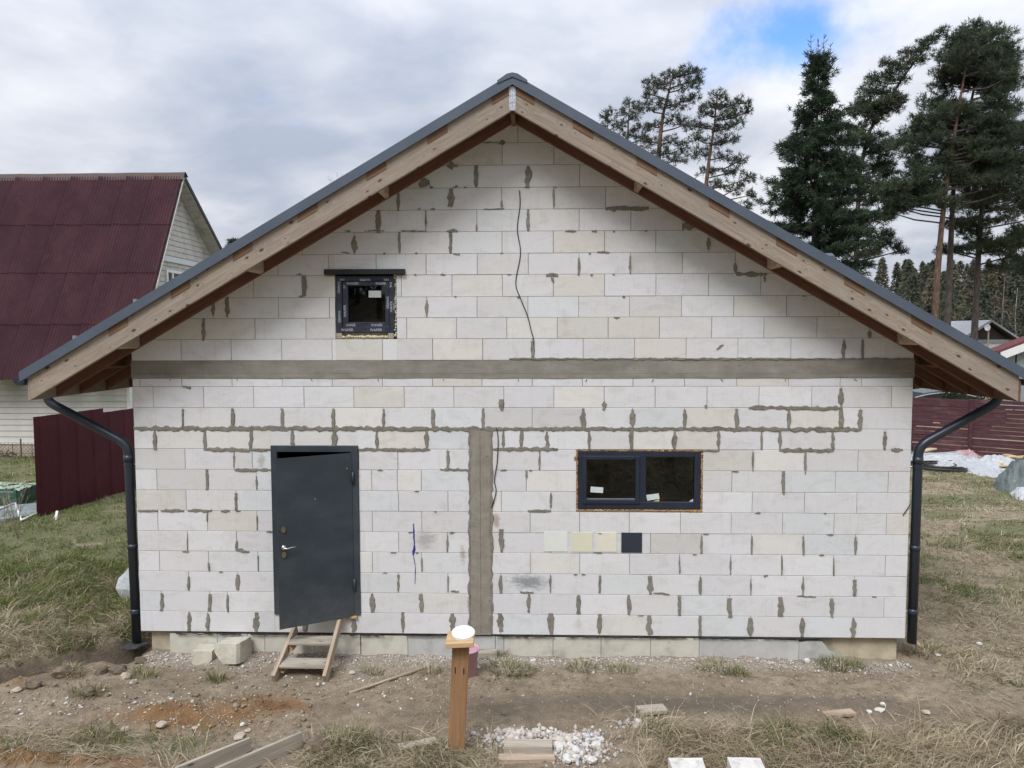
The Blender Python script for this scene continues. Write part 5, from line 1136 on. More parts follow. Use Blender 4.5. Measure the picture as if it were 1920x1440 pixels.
# pink bucket behind the post
bb=ground(875.5,1266); BU=thing('pink_bucket','faded pink plastic bucket standing behind the wooden post','bucket',bb)
V=[];F=[]; nl=28
for r,z in ((.0,.0),(.105,.0),(.135,.30),(.147,.30),(.147,.325),(.136,.325),(.128,.30),(.100,.012),(0,.012)):
    for i in range(nl): q=2*PI*i/nl; V.append((bb[0]+r*math.cos(q),bb[1]+r*math.sin(q),bb[2]+z))
for j in range(8):
    for i in range(nl): a=j*nl+i;b=j*nl+(i+1)%nl; F.append((a,b,b+nl,a+nl))
mk('shell',V,F,M_PINK,BU,smooth=True); mk('handle',*tubevf([(bb[0]+.146*math.cos(q),bb[1]-.02-.06*math.sin(q),bb[2]+.31-.03*math.sin(q)) for q in np.linspace(0,PI,13)],.004,6),M_GALV,BU,smooth=True)
def gplank(name,u0,v0,u1,v1,w,h,mat,label,cat,up=(0,0,1),dz=.02,ch=.004):
    a=ground(u0,v0);b=ground(u1,v1); return tag(beam(name,a+np.array([0,0,dz]),b+np.array([0,0,dz]),w,h,mat,up=up,ch=ch),label,cat)
gplank('board_end',888,1231,933,1230,.12,.07,M_GREYW,'short grey board end lying against the plinth behind the pink bucket','board',dz=.03)
gplank('scrap_board',945,1411,1036,1411,.14,.10,M_GREYW,'short grey board end half buried in the white rubble heap','board',dz=.045)
gplank('scrap_board',935,1427,1040,1426,.10,.06,M_STEPW,'flat pale board lying in front of the white rubble heap','board',dz=.015)
gplank('scrap_board',748,1404,818,1392,.10,.03,M_GREYW,'thin board half hidden in dry grass left of the wooden post','board')
gplank('scrap_board',1197,1337,1248,1333,.15,.04,M_GREYW,'short flat board in the grass edge right of the rubble heap','board',dz=.025)
gplank('scrap_board',1545,1345,1600,1340,.10,.04,M_STEPW,'short brown board in the grass at the lower right','board',dz=.025)
gplank('edge_board',330,1466,470,1408,.03,.13,M_GREYW,'grey board standing on edge at the bottom left, shorter one','board',dz=.07)
gplank('edge_board',405,1472,566,1401,.032,.15,M_GREYW,'grey board standing on edge at the bottom, nearest the wooden post','board',dz=.08)
gplank('wood_batten',655,1300,812,1247,.03,.02,M_STEPW,'long thin dry stick lying on the soil right of the steps','stick',dz=.006)
gplank('wood_batten',700,1287,800,1252,.018,.015,M_STEPW,'thinner dry stick beside the long one right of the steps','stick',dz=.006)
gplank('wood_batten',1716,1206,1728,1215,.05,.02,M_OFFW,'pale wood chip at the foot of the right downpipe','wood chip',dz=.01)
# individual stones
SL_=[((303,1364),.10,.5,M_STONE,'long beige stone on the orange clay, left of the holes'),((449,1383),.11,.35,M_STONE,'flat grey stone flake at the bottom of the orange clay'),((455,1361),.05,.9,M_CHW,'small white stone above the flat grey flake'),((464,1371),.05,.5,M_STONE,'small grey stone chip touching the white one on the clay'),((1000,1243),.07,.9,M_CHW,'round white lump on the soil near the plinth right of the bucket'),((1513,1241),.06,.8,M_CHW,'upright white chip near the plinth at the right'),((1655,1322),.05,.7,M_CHW,'small white stone in the soil at the lower right'),((1650,1333),.09,.4,M_CHW,'long white stone below the small one at the lower right'),((1630,1336),.05,.6,M_CHW,'little white stone left of the long one at the lower right'),((1737,1337),.06,.6,M_STONE,'grey stone in the grass edge at the far lower right'),((1758,1233),.06,.5,M_CHW,'white lump in the grass below the right downpipe'),((1836,1208),.06,.5,M_CHW,'white lump in the dry grass at the far right'),((365,1366),.06,.4,M_STONE,'thin pale flake on the clay between the long stone and the white one'),((250,1282),.07,.8,M_STONE,'ochre stone on the dug soil below the left downpipe'),((235,1272),.10,.7,M_STONE,'brown clod beside the trench below the left downpipe'),((30,1285),.09,.6,M_STONE,'pale ochre stone in the trench at the left edge'),((235,1370),.07,.7,M_STONE,'beige stone in the grass edge at the lower left'),((660,1263),.05,.8,M_CHW,'pale chip on the soil between the steps and the bucket'),((855,1290),.05,.5,M_CHW,'white chip on the soil just left of the wooden post')]
for i,(px,s,fl,m_,lb) in enumerate(SL_): p=ground(*px); tag(mk('stone',*rockvf((p[0],p[1],p[2]+s*fl*.35),s*.62,i+50,fl,2,.16),m_),lb,'stone','loose stones on the soil')
M_CLOD=simple('dark_turf_soil',(.165,.13,.09),.97,var=.35,scale=14,bump=1.,dirt=(.27,.22,.155),dscale=9)
for i,(px,s_,lb) in enumerate((((118,1268),.15,'big dark clod of turf on the trench lip, left of the others'),((222,1262),.13,'round dark clod beside the ochre stone at the trench'),((165,1301),.12,'overturned clod carrying dry grass on the dug soil'),((60,1268),.13,'dark clod at the left end of the trench'),((190,1262),.10,'smaller dark clod between two big ones at the trench'),((262,1243),.10,'dark clod in the hollow under the left downpipe'),((596,1404),.15,'dark clod under the bushy grass clump by the edge boards'),((1722,1226),.11,'dark clod in the hollow under the right downpipe'))):
    p=ground(*px); tag(mk('soil_clod',*rockvf((p[0],p[1],p[2]+s_*.25),s_*.72,i+900,.7,2,.24),M_CLOD),lb,'clod','dug up clods of earth')
# white bag behind the left downpipe
p=ground(246,1118); tag(mk('white_bag',*rockvf((p[0]-.02,p[1]+.1,p[2]+.16),.26,77,1.15,2,.22),M_FILMW),'white plastic bag behind the foot of the left downpipe','bag')
# rubble heap: bigger pieces one by one, crumbs as one mass
rr=random.Random(5)
for i in range(64):
    u=rr.choice([rr.gauss(1000,45),rr.gauss(1070,26)]); v=rr.uniform(1372,1400) if u<1040 else rr.uniform(1382,1432)
    p=ground(u,v); s=rr.uniform(.018,.04)*(1.4 if u>1040 else 1.)
    o=mk('rubble_chunk',*rockvf((p[0],p[1],p[2]+s*.5+rr.uniform(0,.05)*max(0,1-abs(u-1010)/60)),s,i+300,.8,1,.30),M_CHW if rr.random()<.85 else M_CHUNK); tag(o,'fist sized white chunk in the rubble heap right of the wooden post','rubble','chunks of the white rubble heap')
OCT=np.array([(1,0,0),(-1,0,0),(0,1,0),(0,-1,0),(0,0,1),(0,0,-1)],float); OF=np.array([(0,2,4),(2,1,4),(1,3,4),(3,0,4),(2,0,5),(1,2,5),(3,1,5),(0,3,5)])
def crumbs(name,x,y,s,colr,label,zoff=None,flat=.6):
    n=len(x); R=np.random.default_rng(len(x)); a=R.random(n)*6.28; J=OCT[None]*(1+.7*(R.random((n,6,1))-.5))*s[:,None,None]*np.array([1,.75,flat])+ (R.random((n,6,3))-.5)*s[:,None,None]*.5
    X=J[...,0]*np.cos(a)[:,None]-J[...,1]*np.sin(a)[:,None]; Yv=J[...,0]*np.sin(a)[:,None]+J[...,1]*np.cos(a)[:,None]
    z=height(x,y)+s*.25+(0 if zoff is None else zoff); V=np.stack([X+x[:,None],Yv+y[:,None],J[...,2]+z[:,None]],-1).reshape(-1,3); F=(OF[None]+6*np.arange(n)[:,None,None]).reshape(-1,3)
    c=np.concatenate([np.repeat(colr,6,0),np.ones((n*6,1))],1); return tag(big(name,V,F,M_CHIPS,cols=c),label,'rubble',kind='stuff')
R=np.random.default_rng(11)
def pick(n): 
    pal=np.array([(.66,.64,.61),(.56,.53,.48),(.50,.43,.36),(.38,.34,.29)]); return pal[R.choice(4,n,p=[.30,.28,.27,.15])]*(.85+.3*R.random((n,1)))
xs_=[];ys_=[];ss_=[]
x=R.uniform(-.2,9.0,8000); y=-np.abs(R.normal(0,.20,8000))-.02; k=R.random(8000)<np.clip(.25+1.2*fbm(x,y,2.6,83),0,1); xs_.append(x[k]);ys_.append(y[k]);ss_.append(np.clip(R.lognormal(-5.1,.6,k.sum()),.0025,.035))
x=R.uniform(-2.2,9.6,2600); y=R.uniform(-2.6,-.2,2600); k=R.random(2600)<sst(fbm(x,y,1.5,19),.38,.62); xs_.append(x[k]);ys_.append(y[k]);ss_.append(np.clip(R.lognormal(-5.1,.6,k.sum()),.0025,.03))
x=np.concatenate([R.normal(-.3,.7,300),R.normal(2.6,.8,500),R.normal(1.1,.6,300)]); y=np.concatenate([R.normal(-1.35,.25,300),R.normal(-.7,.25,500),R.normal(-1.5,.25,300)]); xs_.append(x);ys_.append(y);ss_.append(np.clip(R.lognormal(-4.9,.6,1100),.0025,.035))
x=np.concatenate(xs_);y=np.concatenate(ys_);s=np.concatenate(ss_); crumbs('scattered_chips',x,y,s,pick(len(x)),'pale concrete chips and crumbs scattered over the soil by the plinth')
n=2400; hx0=ground(1005,1392); x=R.normal(hx0[0],.27,n); y=R.normal(hx0[1]+.02,.09,n); n2=1000; h2=ground(1075,1408); x=np.concatenate([x,R.normal(h2[0],.17,n2)]); y=np.concatenate([y,R.normal(h2[1],.14,n2)])
h3=ground(1100,1375); x=np.concatenate([x,R.normal(h3[0],.06,90)]); y=np.concatenate([y,R.normal(h3[1],.035,90)]); h4=ground(1190,1358); x=np.concatenate([x,R.normal(h4[0],.10,110)]); y=np.concatenate([y,R.normal(h4[1],.03,110)])
s=np.clip(R.lognormal(-4.55,.65,len(x)),.004,.05); c=np.where(R.random((len(x),1))<.6,np.array([[.60,.53,.46]]),np.array([[.58,.57,.56]]))*(.65+.5*R.random((len(x),1)))
zo=.085*np.exp(-((x-hx0[0])/.3)**2-((y-hx0[1])/.10)**2)*R.random(len(x)); crumbs('rubble_crumbs',x,y,s,c,'mass of small white and pinkish concrete crumbs heaped right of the post',zo,.8)
x=R.uniform(-1.8,9.6,9000); y=R.uniform(-2.6,-.15,9000); k=R.random(9000)<sst(fbm(x,y,2.3,23),.40,.60); crumbs('soil_crumbs',x[k],y[k],np.clip(R.lognormal(-4.9,.5,k.sum()),.004,.03),np.array([(.27,.22,.165),(.33,.275,.21),(.21,.17,.125)])[R.choice(3,k.sum())]*(.8+.4*R.random((k.sum(),1))),'small soil crumbs strewn over the bare ground before the house')
x=R.uniform(-.15,9.05,9000); y=-np.abs(R.normal(0,.13,9000))-.015; k=R.random(9000)<.75*sst(fbm(x,y,1.6,87),.38,.62); crumbs('plinth_crumbs',x[k],y[k],np.clip(R.lognormal(-5.1,.5,k.sum()),.003,.02),pick(k.sum()),'fine white crumbs swept along the foot of the plinth')
n=700; x=np.concatenate([R.normal(1.6,.5,n//2),R.normal(-.4,.9,n//2)]); y=np.concatenate([R.normal(-1.45,.28,n//2),R.normal(-.95,.3,n//2)]); pal=np.array([(.25,.18,.11),(.23,.19,.145),(.30,.245,.18)]); s=np.clip(R.lognormal(-4.5,.6,n),.005,.04)
crumbs('soil_clods',x,y,s,pal[R.choice(3,n)]*(.8+.4*R.random((n,1))),'brown soil clods lying around the dug hole and trench')

# ------------------------------------------------------------------ grass
def blades(name,x,y,L,w,tilt,az,col,label,curl=.5):
    n=len(x); z=height(x,y)-.01; d=np.stack([np.cos(az),np.sin(az),np.zeros(n)],1); sd_=np.stack([-np.sin(az),np.cos(az),np.zeros(n)],1)
    B=np.stack([x,y,z],1); ct,stt=np.cos(tilt),np.sin(tilt); t2=np.clip(tilt+curl*(.5+R.random(n)),0,1.72)
    p1=B+(d*stt[:,None]+np.array([0,0,1])*ct[:,None])*(L*.5)[:,None]; p2=p1+(d*np.sin(t2)[:,None]+np.array([0,0,1])*np.cos(t2)[:,None])*(L*.5)[:,None]
    side=sd_+np.array([0,0,.25])*R.normal(size=(n,1)); gz=height(p2[:,0],p2[:,1])+.006; p2[:,2]=np.maximum(p2[:,2],gz); g1=height(p1[:,0],p1[:,1])+.008; p1[:,2]=np.maximum(p1[:,2],g1)
    W=(w/2)[:,None]; V=np.stack([B-side*W,B+side*W,p1-side*W*.8,p1+side*W*.8,p2],1).reshape(-1,3)
    b=5*np.arange(n)[:,None]; F=np.concatenate([b+np.array([[0,1,3]]),b+np.array([[0,3,2]]),b+np.array([[2,3,4]])],0)
    c=np.concatenate([np.repeat(col,5,0),np.ones((5*n,1))],1); return tag(big(name,V,F,M_GRASS,cols=c),label,'grass',kind='stuff')
def sample(n,x0,x1,y0,y1,pw=1.):
    x=R.uniform(x0,x1,n); y=y0+(y1-y0)*R.random(n)**pw; g,cl,ch,dk,gr=masks(x,y); cl_=sst(fbm(x,y,3.,41),.30,.6); k=R.random(n)<g*(.25+.75*cl_); return x[k],y[k],gr[k]
STRAW=np.array([(.46,.385,.26),(.55,.475,.335),(.36,.295,.195),(.62,.55,.42),(.26,.205,.135)]); GREEN=np.array([(.135,.185,.042),(.18,.225,.065),(.105,.15,.04),(.23,.25,.10)])
def colour(gr,bias=0.):
    n=len(gr); isg=R.random(n)<np.clip(gr*.72+bias,0,1); c=np.where(isg[:,None],GREEN[R.choice(4,n)],STRAW[R.choice(5,n,p=[.3,.22,.22,.1,.16])]); return c*(.85+.5*R.random((n,1))),isg
def field(name,n,box_,Lr,wr,label,azc=0.,azs=3.2,pw=1.,bias=0.,lay=1.15):
    x,y,gr=sample(n,*box_,pw); m=len(x); c,isg=colour(gr,bias); sw=6.28*fbm(x,y,.9,131)*1.4+azc
    L=R.uniform(*Lr,m)*np.where(isg,.75,1.)*(.6+.8*fbm(x,y,2.1,55)); w=R.uniform(*wr,m); tilt=np.where(isg,np.abs(R.normal(.75,.35,m)),np.clip(R.normal(lay,.28,m),.2,1.5)); az=sw+R.normal(0,azs/3,m)
    return blades(name,x,y,L,w,tilt,az,c,label)
field('grass_straw',30000,(4.8,9.8,-3.4,-1.1),(.14,.42),(.005,.010),'dry straw and green grass along the bottom right edge')
field('grass_tussocks',15000,(2.1,4.6,-2.9,-1.6),(.10,.30),(.005,.009),'dark tussocky grass at the foot of the wooden post',bias=.2)
field('grass_fringe',9000,(-1.,2.,-2.75,-1.6),(.12,.36),(.005,.010),'thin dry grass fringe at the bottom left')
field('bank_grass',60000,(-4.,-.25,-1.6,3.2),(.10,.34),(.006,.011),'dry matted grass on the bank left of the house')
field('left_lawn',110000,(-9.5,-.3,2.2,13),(.06,.17),(.007,.013),'green and straw coloured lawn up to the maroon metal fence',bias=.22,lay=1.2)
field('right_grass',95000,(9.1,15,-4.,6),(.07,.22),(.006,.012),'trampled dry grass right of the house',bias=-.05)
field('far_right_grass',60000,(9.2,21,5,15),(.08,.20),(.010,.018),'pale dry grass before the plastic sheeting and slat fence',bias=-.1)
field('yard_grass',16000,(-16,-5,9,14.2),(.08,.24),(.012,.02),'patchy grass in the neighbour yard behind the fence',bias=.1)
field('hill_grass',26000,(0,9,-9,-2.9),(.12,.4),(.010,.018),'rough grass on the slope facing the house')
x=np.concatenate([R.uniform(5.2,9.4,900),R.uniform(2.3,4.3,260)]); y=np.concatenate([R.uniform(-2.7,-1.5,900),R.uniform(-2.6,-1.85,260)]); m=len(x); c,_=colour(np.zeros(m)); blades('long_straws',x,y,R.uniform(.18,.48,m),R.uniform(.005,.008,m),np.clip(R.normal(1.25,.22,m),.5,1.5),R.uniform(0,6.28,m),c*1.1,'long pale straws lying across the soil and the grass edge')
x=R.uniform(-1.,9.3,1500); y=R.uniform(-2.4,-.2,1500); m=len(x); c,_=colour(np.zeros(m)); blades('straw_litter',x,y,R.uniform(.05,.20,m),R.uniform(.004,.008,m),np.full(m,1.5),R.uniform(0,6.28,m),c,'bits of dry straw littering the bare soil')
def tuft(px,r,n,label,green=.9,h=(.06,.16),nm='grass_tuft',grp='grass tufts on the bare soil'):
    p=ground(*px); a=R.random(n)*6.28; q=r*np.sqrt(R.random(n)); x=p[0]+q*np.cos(a)*1.3; y=p[1]+q*np.sin(a)*.8; c,_=colour(np.full(n,green)); o=blades(nm,x,y,R.uniform(*h,n),R.uniform(.005,.009,n),np.abs(R.normal(.6,.35,n)),a+R.normal(0,.6,n),c,label); del o['kind']; tag(o,label,'grass tuft',grp)
for px,r,n,lb,gr in [((406,1276),.07,170,'small bright green tuft below the two concrete blocks',1.),((958,1257),.22,420,'dark green tuft right of the pink bucket',.75),((933,1228),.10,150,'dry tuft beside the short grey board end',.4),((1092,1253),.12,160,'thin weed tuft under the paint swatches near the plinth',.6),((1165,1258),.14,170,'thin weed tuft on the soil below the wide window',.45),((1345,1254),.20,300,'dry brown tuft near the plinth at mid right',.3),((1383,1264),.10,150,'green sprig beside the dry brown tuft',.9),((1577,1249),.20,420,'dense dark green tuft near the yellowed plinth corner',.85),((805,1262),.10,120,'small dark weed right of the steps',.5),((268,1268),.12,170,'green weed on the dug soil below the left downpipe',.7),((700,1262),.09,110,'withered weed between steps and bucket',.3),((1730,1225),.20,320,'dark withered grass in the hollow under the right downpipe',.2),((130,1262),.14,300,'clod of dry turf on the trench edge',.2),((165,1298),.16,320,'overturned turf clump on the dug soil',.25),((640,1385),.22,600,'bushy grass clump right of the edge boards',.6),((640,1405),.2,400,'dry clump just below the bushy one by the edge boards',.3)]: tuft(px,r,n,lb,gr)

# ------------------------------------------------------------------ trees
def px2w(u,v,y): return onY(u,v,y)
def needle_tufts(C,nrm,rng,nn,ln,wd,base,spread=1.):
    """fans of needles at points C pointing along nrm"""
    n=len(C); d=nrm[:,None,:]*.55+rng.normal(size=(n,nn,3))*spread*.62; d[...,2]+=.12; d/=np.linalg.norm(d,axis=2)[...,None]
    s=np.cross(d,rng.normal(size=(n,nn,3))); s/=np.linalg.norm(s,axis=2)[...,None]; L=ln*(.6+.7*rng.random((n,nn,1))); o=C[:,None,:]+rng.normal(size=(n,nn,3))*ln*.22
    V=np.stack([o-s*wd/2,o+s*wd/2,o+d*L],2).reshape(-1,3); k=(.62+.76*rng.random((n,1,1)))*(.85+.3*rng.random((n,nn,1))); c=np.clip(np.array(base)*k*(1+.16*(rng.random((n,1,3))*2-1)),0,1); c=np.repeat(c.reshape(-1,3),3,0); return V,np.concatenate([c,np.ones((len(c),1))],1)
def pine(trunk,clumps,y,label,seed,r0=.22,bark=None,base=(.085,.108,.066),nt=62,nn=15,ln=.27,wd=.042,name='pine_tree',depth=.55,group='pines behind the house'):
    """trunk: photo points at distance y; clumps: (u,v,ru,rv) patches of foliage"""
    rng=np.random.default_rng(seed); P=[px2w(u,v,y) for u,v in trunk]; base_=P[0]; P=[np.array([base_[0],y,float(height(base_[0],y))-.3])]+P if base_[2]>.3 else P
    T=thing(name,label,'pine tree',(P[0][0],y,P[0][2]+.3),group)
    n=len(P); R_=[max(.03,r0*(1-.86*(i/(n-1))**1.1)) for i in range(n)]
    mk('trunk',*tubevf(P,R_,9),bark or M_BARK,T,smooth=True)
    V=[];C=[];VF=[]; sc=(y-CAM[1])/FPX
    Pz=np.array(P)
    for (u,v,ru,rv) in clumps:
        c=px2w(u,v,y); ru*=1.12; rv*=1.28; rx,rz=ru*sc,rv*sc; ry=max(rx,rz)*.9; c=c+np.array([0,rng.uniform(-1,1)*depth*min(2.2,ru*sc*1.3),0])
        m=np.argmin(np.abs(Pz[:,2]-(c[2]-.5*abs(c[0]-Pz[-1,0])*.5))+ (Pz[:,2]>c[2]+.2)*50); zt=np.clip(c[2]-.25*abs(c[0]-P[m][0]),Pz[0,2]+1,Pz[-1,2]); i=np.clip(np.searchsorted(Pz[:,2],zt)-1,0,n-2); t=(zt-Pz[i,2])/max(1e-3,Pz[i+1,2]-Pz[i,2]); a=Pz[i]+(Pz[i+1]-Pz[i])*np.clip(t,0,1)
        mid=(a+c)/2+np.array([0,0,-.12*np.linalg.norm(c-a)*rng.uniform(-.2,1)]); VF.append(tubevf([a,mid,c],[max(.035,r0*.22),.05,.02],5,False))
        k=max(6,int(nt*(ru*rv)/(22*13.)))
        q=rng.normal(size=(k,3)); q/=np.linalg.norm(q,axis=1)[:,None]; q*=(rng.random((k,1))**.45); pts=c+q*np.array([rx,ry,rz])
        for j in range(min(k,7)): VF.append(tubevf([c+(mid-c)*rng.uniform(0,.4),pts[j]],[.025,.01],3,False))
        out=q*np.array([1,1,.6])+np.array([0,0,.35]); out/=np.linalg.norm(out,axis=1)[:,None]+1e-6
        v_,c_=needle_tufts(pts,out,rng,nn,ln,wd,base); V.append(v_);C.append(c_)
    tag(mk('limbs',*join(*VF),M_BARKG,T),kind='stuff')
    V=np.concatenate(V); big('crown',V,np.arange(len(V)).reshape(-1,3),M_NEED,T,cols=np.concatenate(C)); return T
def cl(seed,outline,n,ru,rv):
    """random foliage patches inside a polygon of photo points"""
    r=random.Random(seed); xs=[p[0] for p in outline]; ys=[p[1] for p in outline]; out=[]
    def ins(x,y):
        k=False
        for i in range(len(outline)):
            (x1,y1),(x2,y2)=outline[i],outline[i-1]
            if (y1>y)!=(y2>y) and x<(x2-x1)*(y-y1)/(y2-y1)+x1: k=not k
        return k
    while len(out)<n:
        x,y=r.uniform(min(xs),max(xs)),r.uniform(min(ys),max(ys))
        if ins(x,y): out.append((x,y,ru*r.uniform(.6,1.35),rv*r.uniform(.6,1.35)))
    return out
Y1=46
pine([(1232,470),(1233,320),(1238,255),(1243,215),(1252,180),(1262,140)],[(1262,140,26,9),(1290,138,22,8),(1310,150,12,8),(1225,150,18,9),(1240,165,20,9),(1285,165,24,10),(1215,178,14,8),(1305,135,14,6),(1210,205,16,9),(1240,195,18,9),(1275,195,22,10),(1300,185,12,8),(1225,235,18,9),(1262,225,18,9),(1285,235,20,9),(1215,262,20,10),(1255,265,20,9),(1285,275,14,9),(1240,290,24,10),(1270,300,18,9)],Y1,'tall open crowned pine rising behind the right roof slope, left of the spruce',21,.24,nt=44,base=(.085,.10,.068))
pine([(1320,480),(1322,365),(1327,320),(1333,275),(1340,230),(1344,185)],[(1344,180,16,8),(1335,198,20,8),(1365,195,22,8),(1390,192,16,8),(1320,215,16,8),(1355,215,22,9),(1385,212,18,9),(1402,210,8,8),(1310,235,18,8),(1350,240,22,9),(1378,236,18,8),(1305,262,16,9),(1345,268,20,9),(1372,262,14,8),(1312,288,20,9),(1360,292,20,8),(1390,300,16,9),(1330,320,20,8),(1375,322,20,9),(1402,335,14,9),(1345,345,20,8),(1385,352,18,9),(1412,365,10,9),(1400,385,12,9)],Y1-2,'pine with drooping right branches standing between the tall pine and the spruce',22,.20,nt=44,base=(.085,.10,.068))
pine([(1175,470),(1176,300),(1178,230),(1181,190)],[(1180,192,12,7),(1195,200,12,8),(1168,210,12,8),(1186,222,16,9),(1165,235,12,8),(1200,238,14,8),(1180,250,20,9),(1205,262,12,8)],Y1+4,'small pine behind the left flank of the tall open crowned pine',23,.15,nt=44,base=(.085,.10,.068))
pine([(1138,470),(1139,280),(1140,210)],[(1142,208,9,6),(1134,218,12,7),(1146,226,12,7),(1132,234,12,8),(1150,242,10,7)],Y1+6,'smallest pine tip showing over the right roof slope',24,.12,nt=44,base=(.085,.10,.068))
# leaning pine
pine([(1603,620),(1606,480),(1608,400),(1613,320),(1628,250),(1662,195),(1690,150),(1720,108),(1760,66)],[(1762,60,12,6),(1748,72,14,7),(1735,82,16,8),(1715,95,20,8),(1728,110,14,7),(1700,118,20,8),(1680,128,18,8),(1660,120,14,7),(1665,145,20,9),(1640,150,18,9),(1690,150,12,7),(1630,170,18,9),(1665,172,22,9),(1620,190,18,9),(1655,198,20,9),(1685,190,12,8),(1605,212,18,9),(1640,225,22,9),(1675,205,14,8),(1610,240,22,9),(1650,255,22,9),(1600,268,20,10),(1640,285,24,9),(1668,272,14,8),(1610,310,22,10),(1650,318,22,9),(1625,345,22,10),(1665,345,14,8),(1645,375,20,9),(1620,400,20,9),(1660,405,16,8),(1675,455,20,9),(1690,470,12,8),(1655,440,16,8),(1640,470,16,8)]+cl(9,[(1590,210),(1640,170),(1690,190),(1690,240),(1670,300),(1690,360),(1680,420),(1640,480),(1590,480),(1585,330)],26,20,9),42,'leaning pine whose top bends to the right behind the spruce',25,.20,bark=M_BARKG)
# right group
O=[(1755,130),(1775,90),(1800,60),(1835,45),(1870,60),(1895,95),(1900,130),(1890,170),(1880,215),(1895,250),(1900,310),(1905,345),(1890,370),(1840,375),(1790,385),(1740,390),(1700,400),(1665,395),(1660,360),(1690,330),(1705,290),(1705,240),(1715,205),(1745,185)]
pine([(1752,640),(1757,520),(1765,430),(1774,350),(1790,250),(1805,160),(1815,100)],cl(1,O,62,27,10)+[(1700,385,30,9),(1680,375,26,9),(1670,395,18,8)],39,'reddish trunked pine, left one of the tall right hand group',26,.235,nt=60)
pine([(1775,640),(1780,520),(1784,430),(1788,350),(1808,250),(1830,150),(1848,60)],[(1835,48,26,8),(1862,58,22,8),(1880,85,18,9),(1815,62,20,8),(1800,85,20,9),(1850,85,28,9),(1782,112,24,9),(1828,112,28,9),(1875,115,24,9),(1895,125,12,8),(1760,140,24,9),(1805,142,28,10),(1855,145,28,9),(1885,150,14,8)]+cl(2,O,40,28,10),41,'tall grey trunked pine in the middle of the right hand group',27,.24,bark=M_BARKG,nt=60)
O2=[(1800,260),(1850,230),(1900,240),(1960,230),(1990,300),(1980,420),(1930,450),(1880,470),(1830,440),(1790,430),(1770,380)]
pine([(1826,650),(1832,520),(1838,420),(1846,340),(1862,250),(1880,160)],cl(3,O2,54,28,10)+[(1800,470,26,9),(1785,465,18,9),(1770,470,14,8),(1860,470,26,9),(1900,480,24,9),(1880,500,24,8)],43,'dark trunked pine, right one of the tall right hand group',28,.25,bark=M_BARKG,nt=60)
pine([(1960,650),(1962,500),(1966,380),(1970,250)],cl(4,[(1905,420),(1930,300),(1960,240),(2000,300),(2020,450),(1950,520),(1900,500)],24,28,10),47,'pine half outside the picture at the right edge',29,.2,bark=M_BARKG)
# spruce
def spruce(u,vtop,vbase,y,half,label,seed,base=(.056,.084,.050),dens=1.,tips=((0,0),),name='spruce_tree',nn=14,group=None,low=0.,ln=.30,wd=.05,leader=True):
    rng=np.random.default_rng(seed); top=px2w(u,vtop,y); x0=top[0]; gz=float(height(x0,y)); Hh=top[2]-gz; sc=(y-CAM[1])/FPX
    T=thing(name,label,'spruce tree',(x0,y,gz),group); mk('trunk',*tubevf([(x0,y,gz-.2),(x0,y,gz+Hh*.5),(x0,y,gz+Hh*.93)],[.24,.14,.03],8),M_BARKG,T,smooth=True)
    V=[];C=[];VF=[]; zs_=np.arange(.04,.985,.022/dens*(1 if Hh>12 else 1.6)); N_=[]
    for f in zs_:
        v=vbase+(vtop-vbase)*f; hw=np.interp(v,*half)*sc*1.22; z=gz+Hh*f; nb=max(6,int((7+11*(1-f))*1.0))
        if z<low: continue
        for b in range(nb):
            q=rng.uniform(0,6.28); L=hw*rng.uniform(.62,1.12); dr=np.array([math.cos(q),math.sin(q),0]); a=np.array([x0,y,z]); sag=.30*L*(1-f)
            e=a+dr*L+np.array([0,0,-sag+.16*L]); mdl=a+dr*L*.55+np.array([0,0,-sag*.9]); VF.append(tubevf([a,mdl,e],[.022,.014,.006],3,False))
            k=max(5,int(L*13.*dens)); t=rng.uniform(.18,1.0,k)**.8; B=((1-t)**2)[:,None]*a+(2*t*(1-t))[:,None]*mdl+(t**2)[:,None]*e; B=B+rng.normal(size=(k,3))*np.array([.16,.16,.07])*min(1,L); nr=np.tile(dr*.9+np.array([0,0,-.22]),(k,1)); N_.append((B,nr))
    for dx,dv in tips:
        t0=px2w(u+dx,vtop+60,y); t1=px2w(u+dx*1.25,vtop+dv,y)
        if leader:
            VF.append(tubevf([np.array([x0,y,t0[2]-1.]),t0,t1],[.035,.022,.008],4))
            for j in range(9):
                tt=.1+.1*j; p=t0+(t1-t0)*tt; Lh=.42*(1-tt)+.10
                for s in range(4): q=rng.uniform(0,6.28); e=p+np.array([math.cos(q)*Lh,math.sin(q)*Lh,.16]); VF.append(tubevf([p,e],[.012,.007],3,False)); N_.append((np.array([p*.3+e*.7]),np.tile(np.array([math.cos(q),math.sin(q),.5]),(1,1)))) if tt<.55 else None
    B=np.concatenate([b for b,_ in N_]); nr=np.concatenate([n for _,n in N_]); V,C=needle_tufts(B,nr,rng,nn,ln,wd,base,.75)
    tag(mk('limbs',*join(*VF),M_BARKG,T),kind='stuff'); big('crown',V,np.arange(len(V)).reshape(-1,3),M_NEED,T,cols=C); return T
spruce(1535,92,640,29,([80,130,170,230,300,370,470,560,640],[8,16,30,52,70,84,100,112,118]),'tall dense dark spruce with a split spiky top beyond the right roof slope',31,tips=((-12,-30),(8,-28),(18,-12),(0,-20)),dens=1.15,ln=.24,wd=.040)
spruce(437,446,640,62,([446,470,500,640],[1.5,10,17,45]),'distant conifer tip showing between the maroon roof and the grey verge',32,dens=.9,nn=8,leader=False,ln=.5,wd=.1)
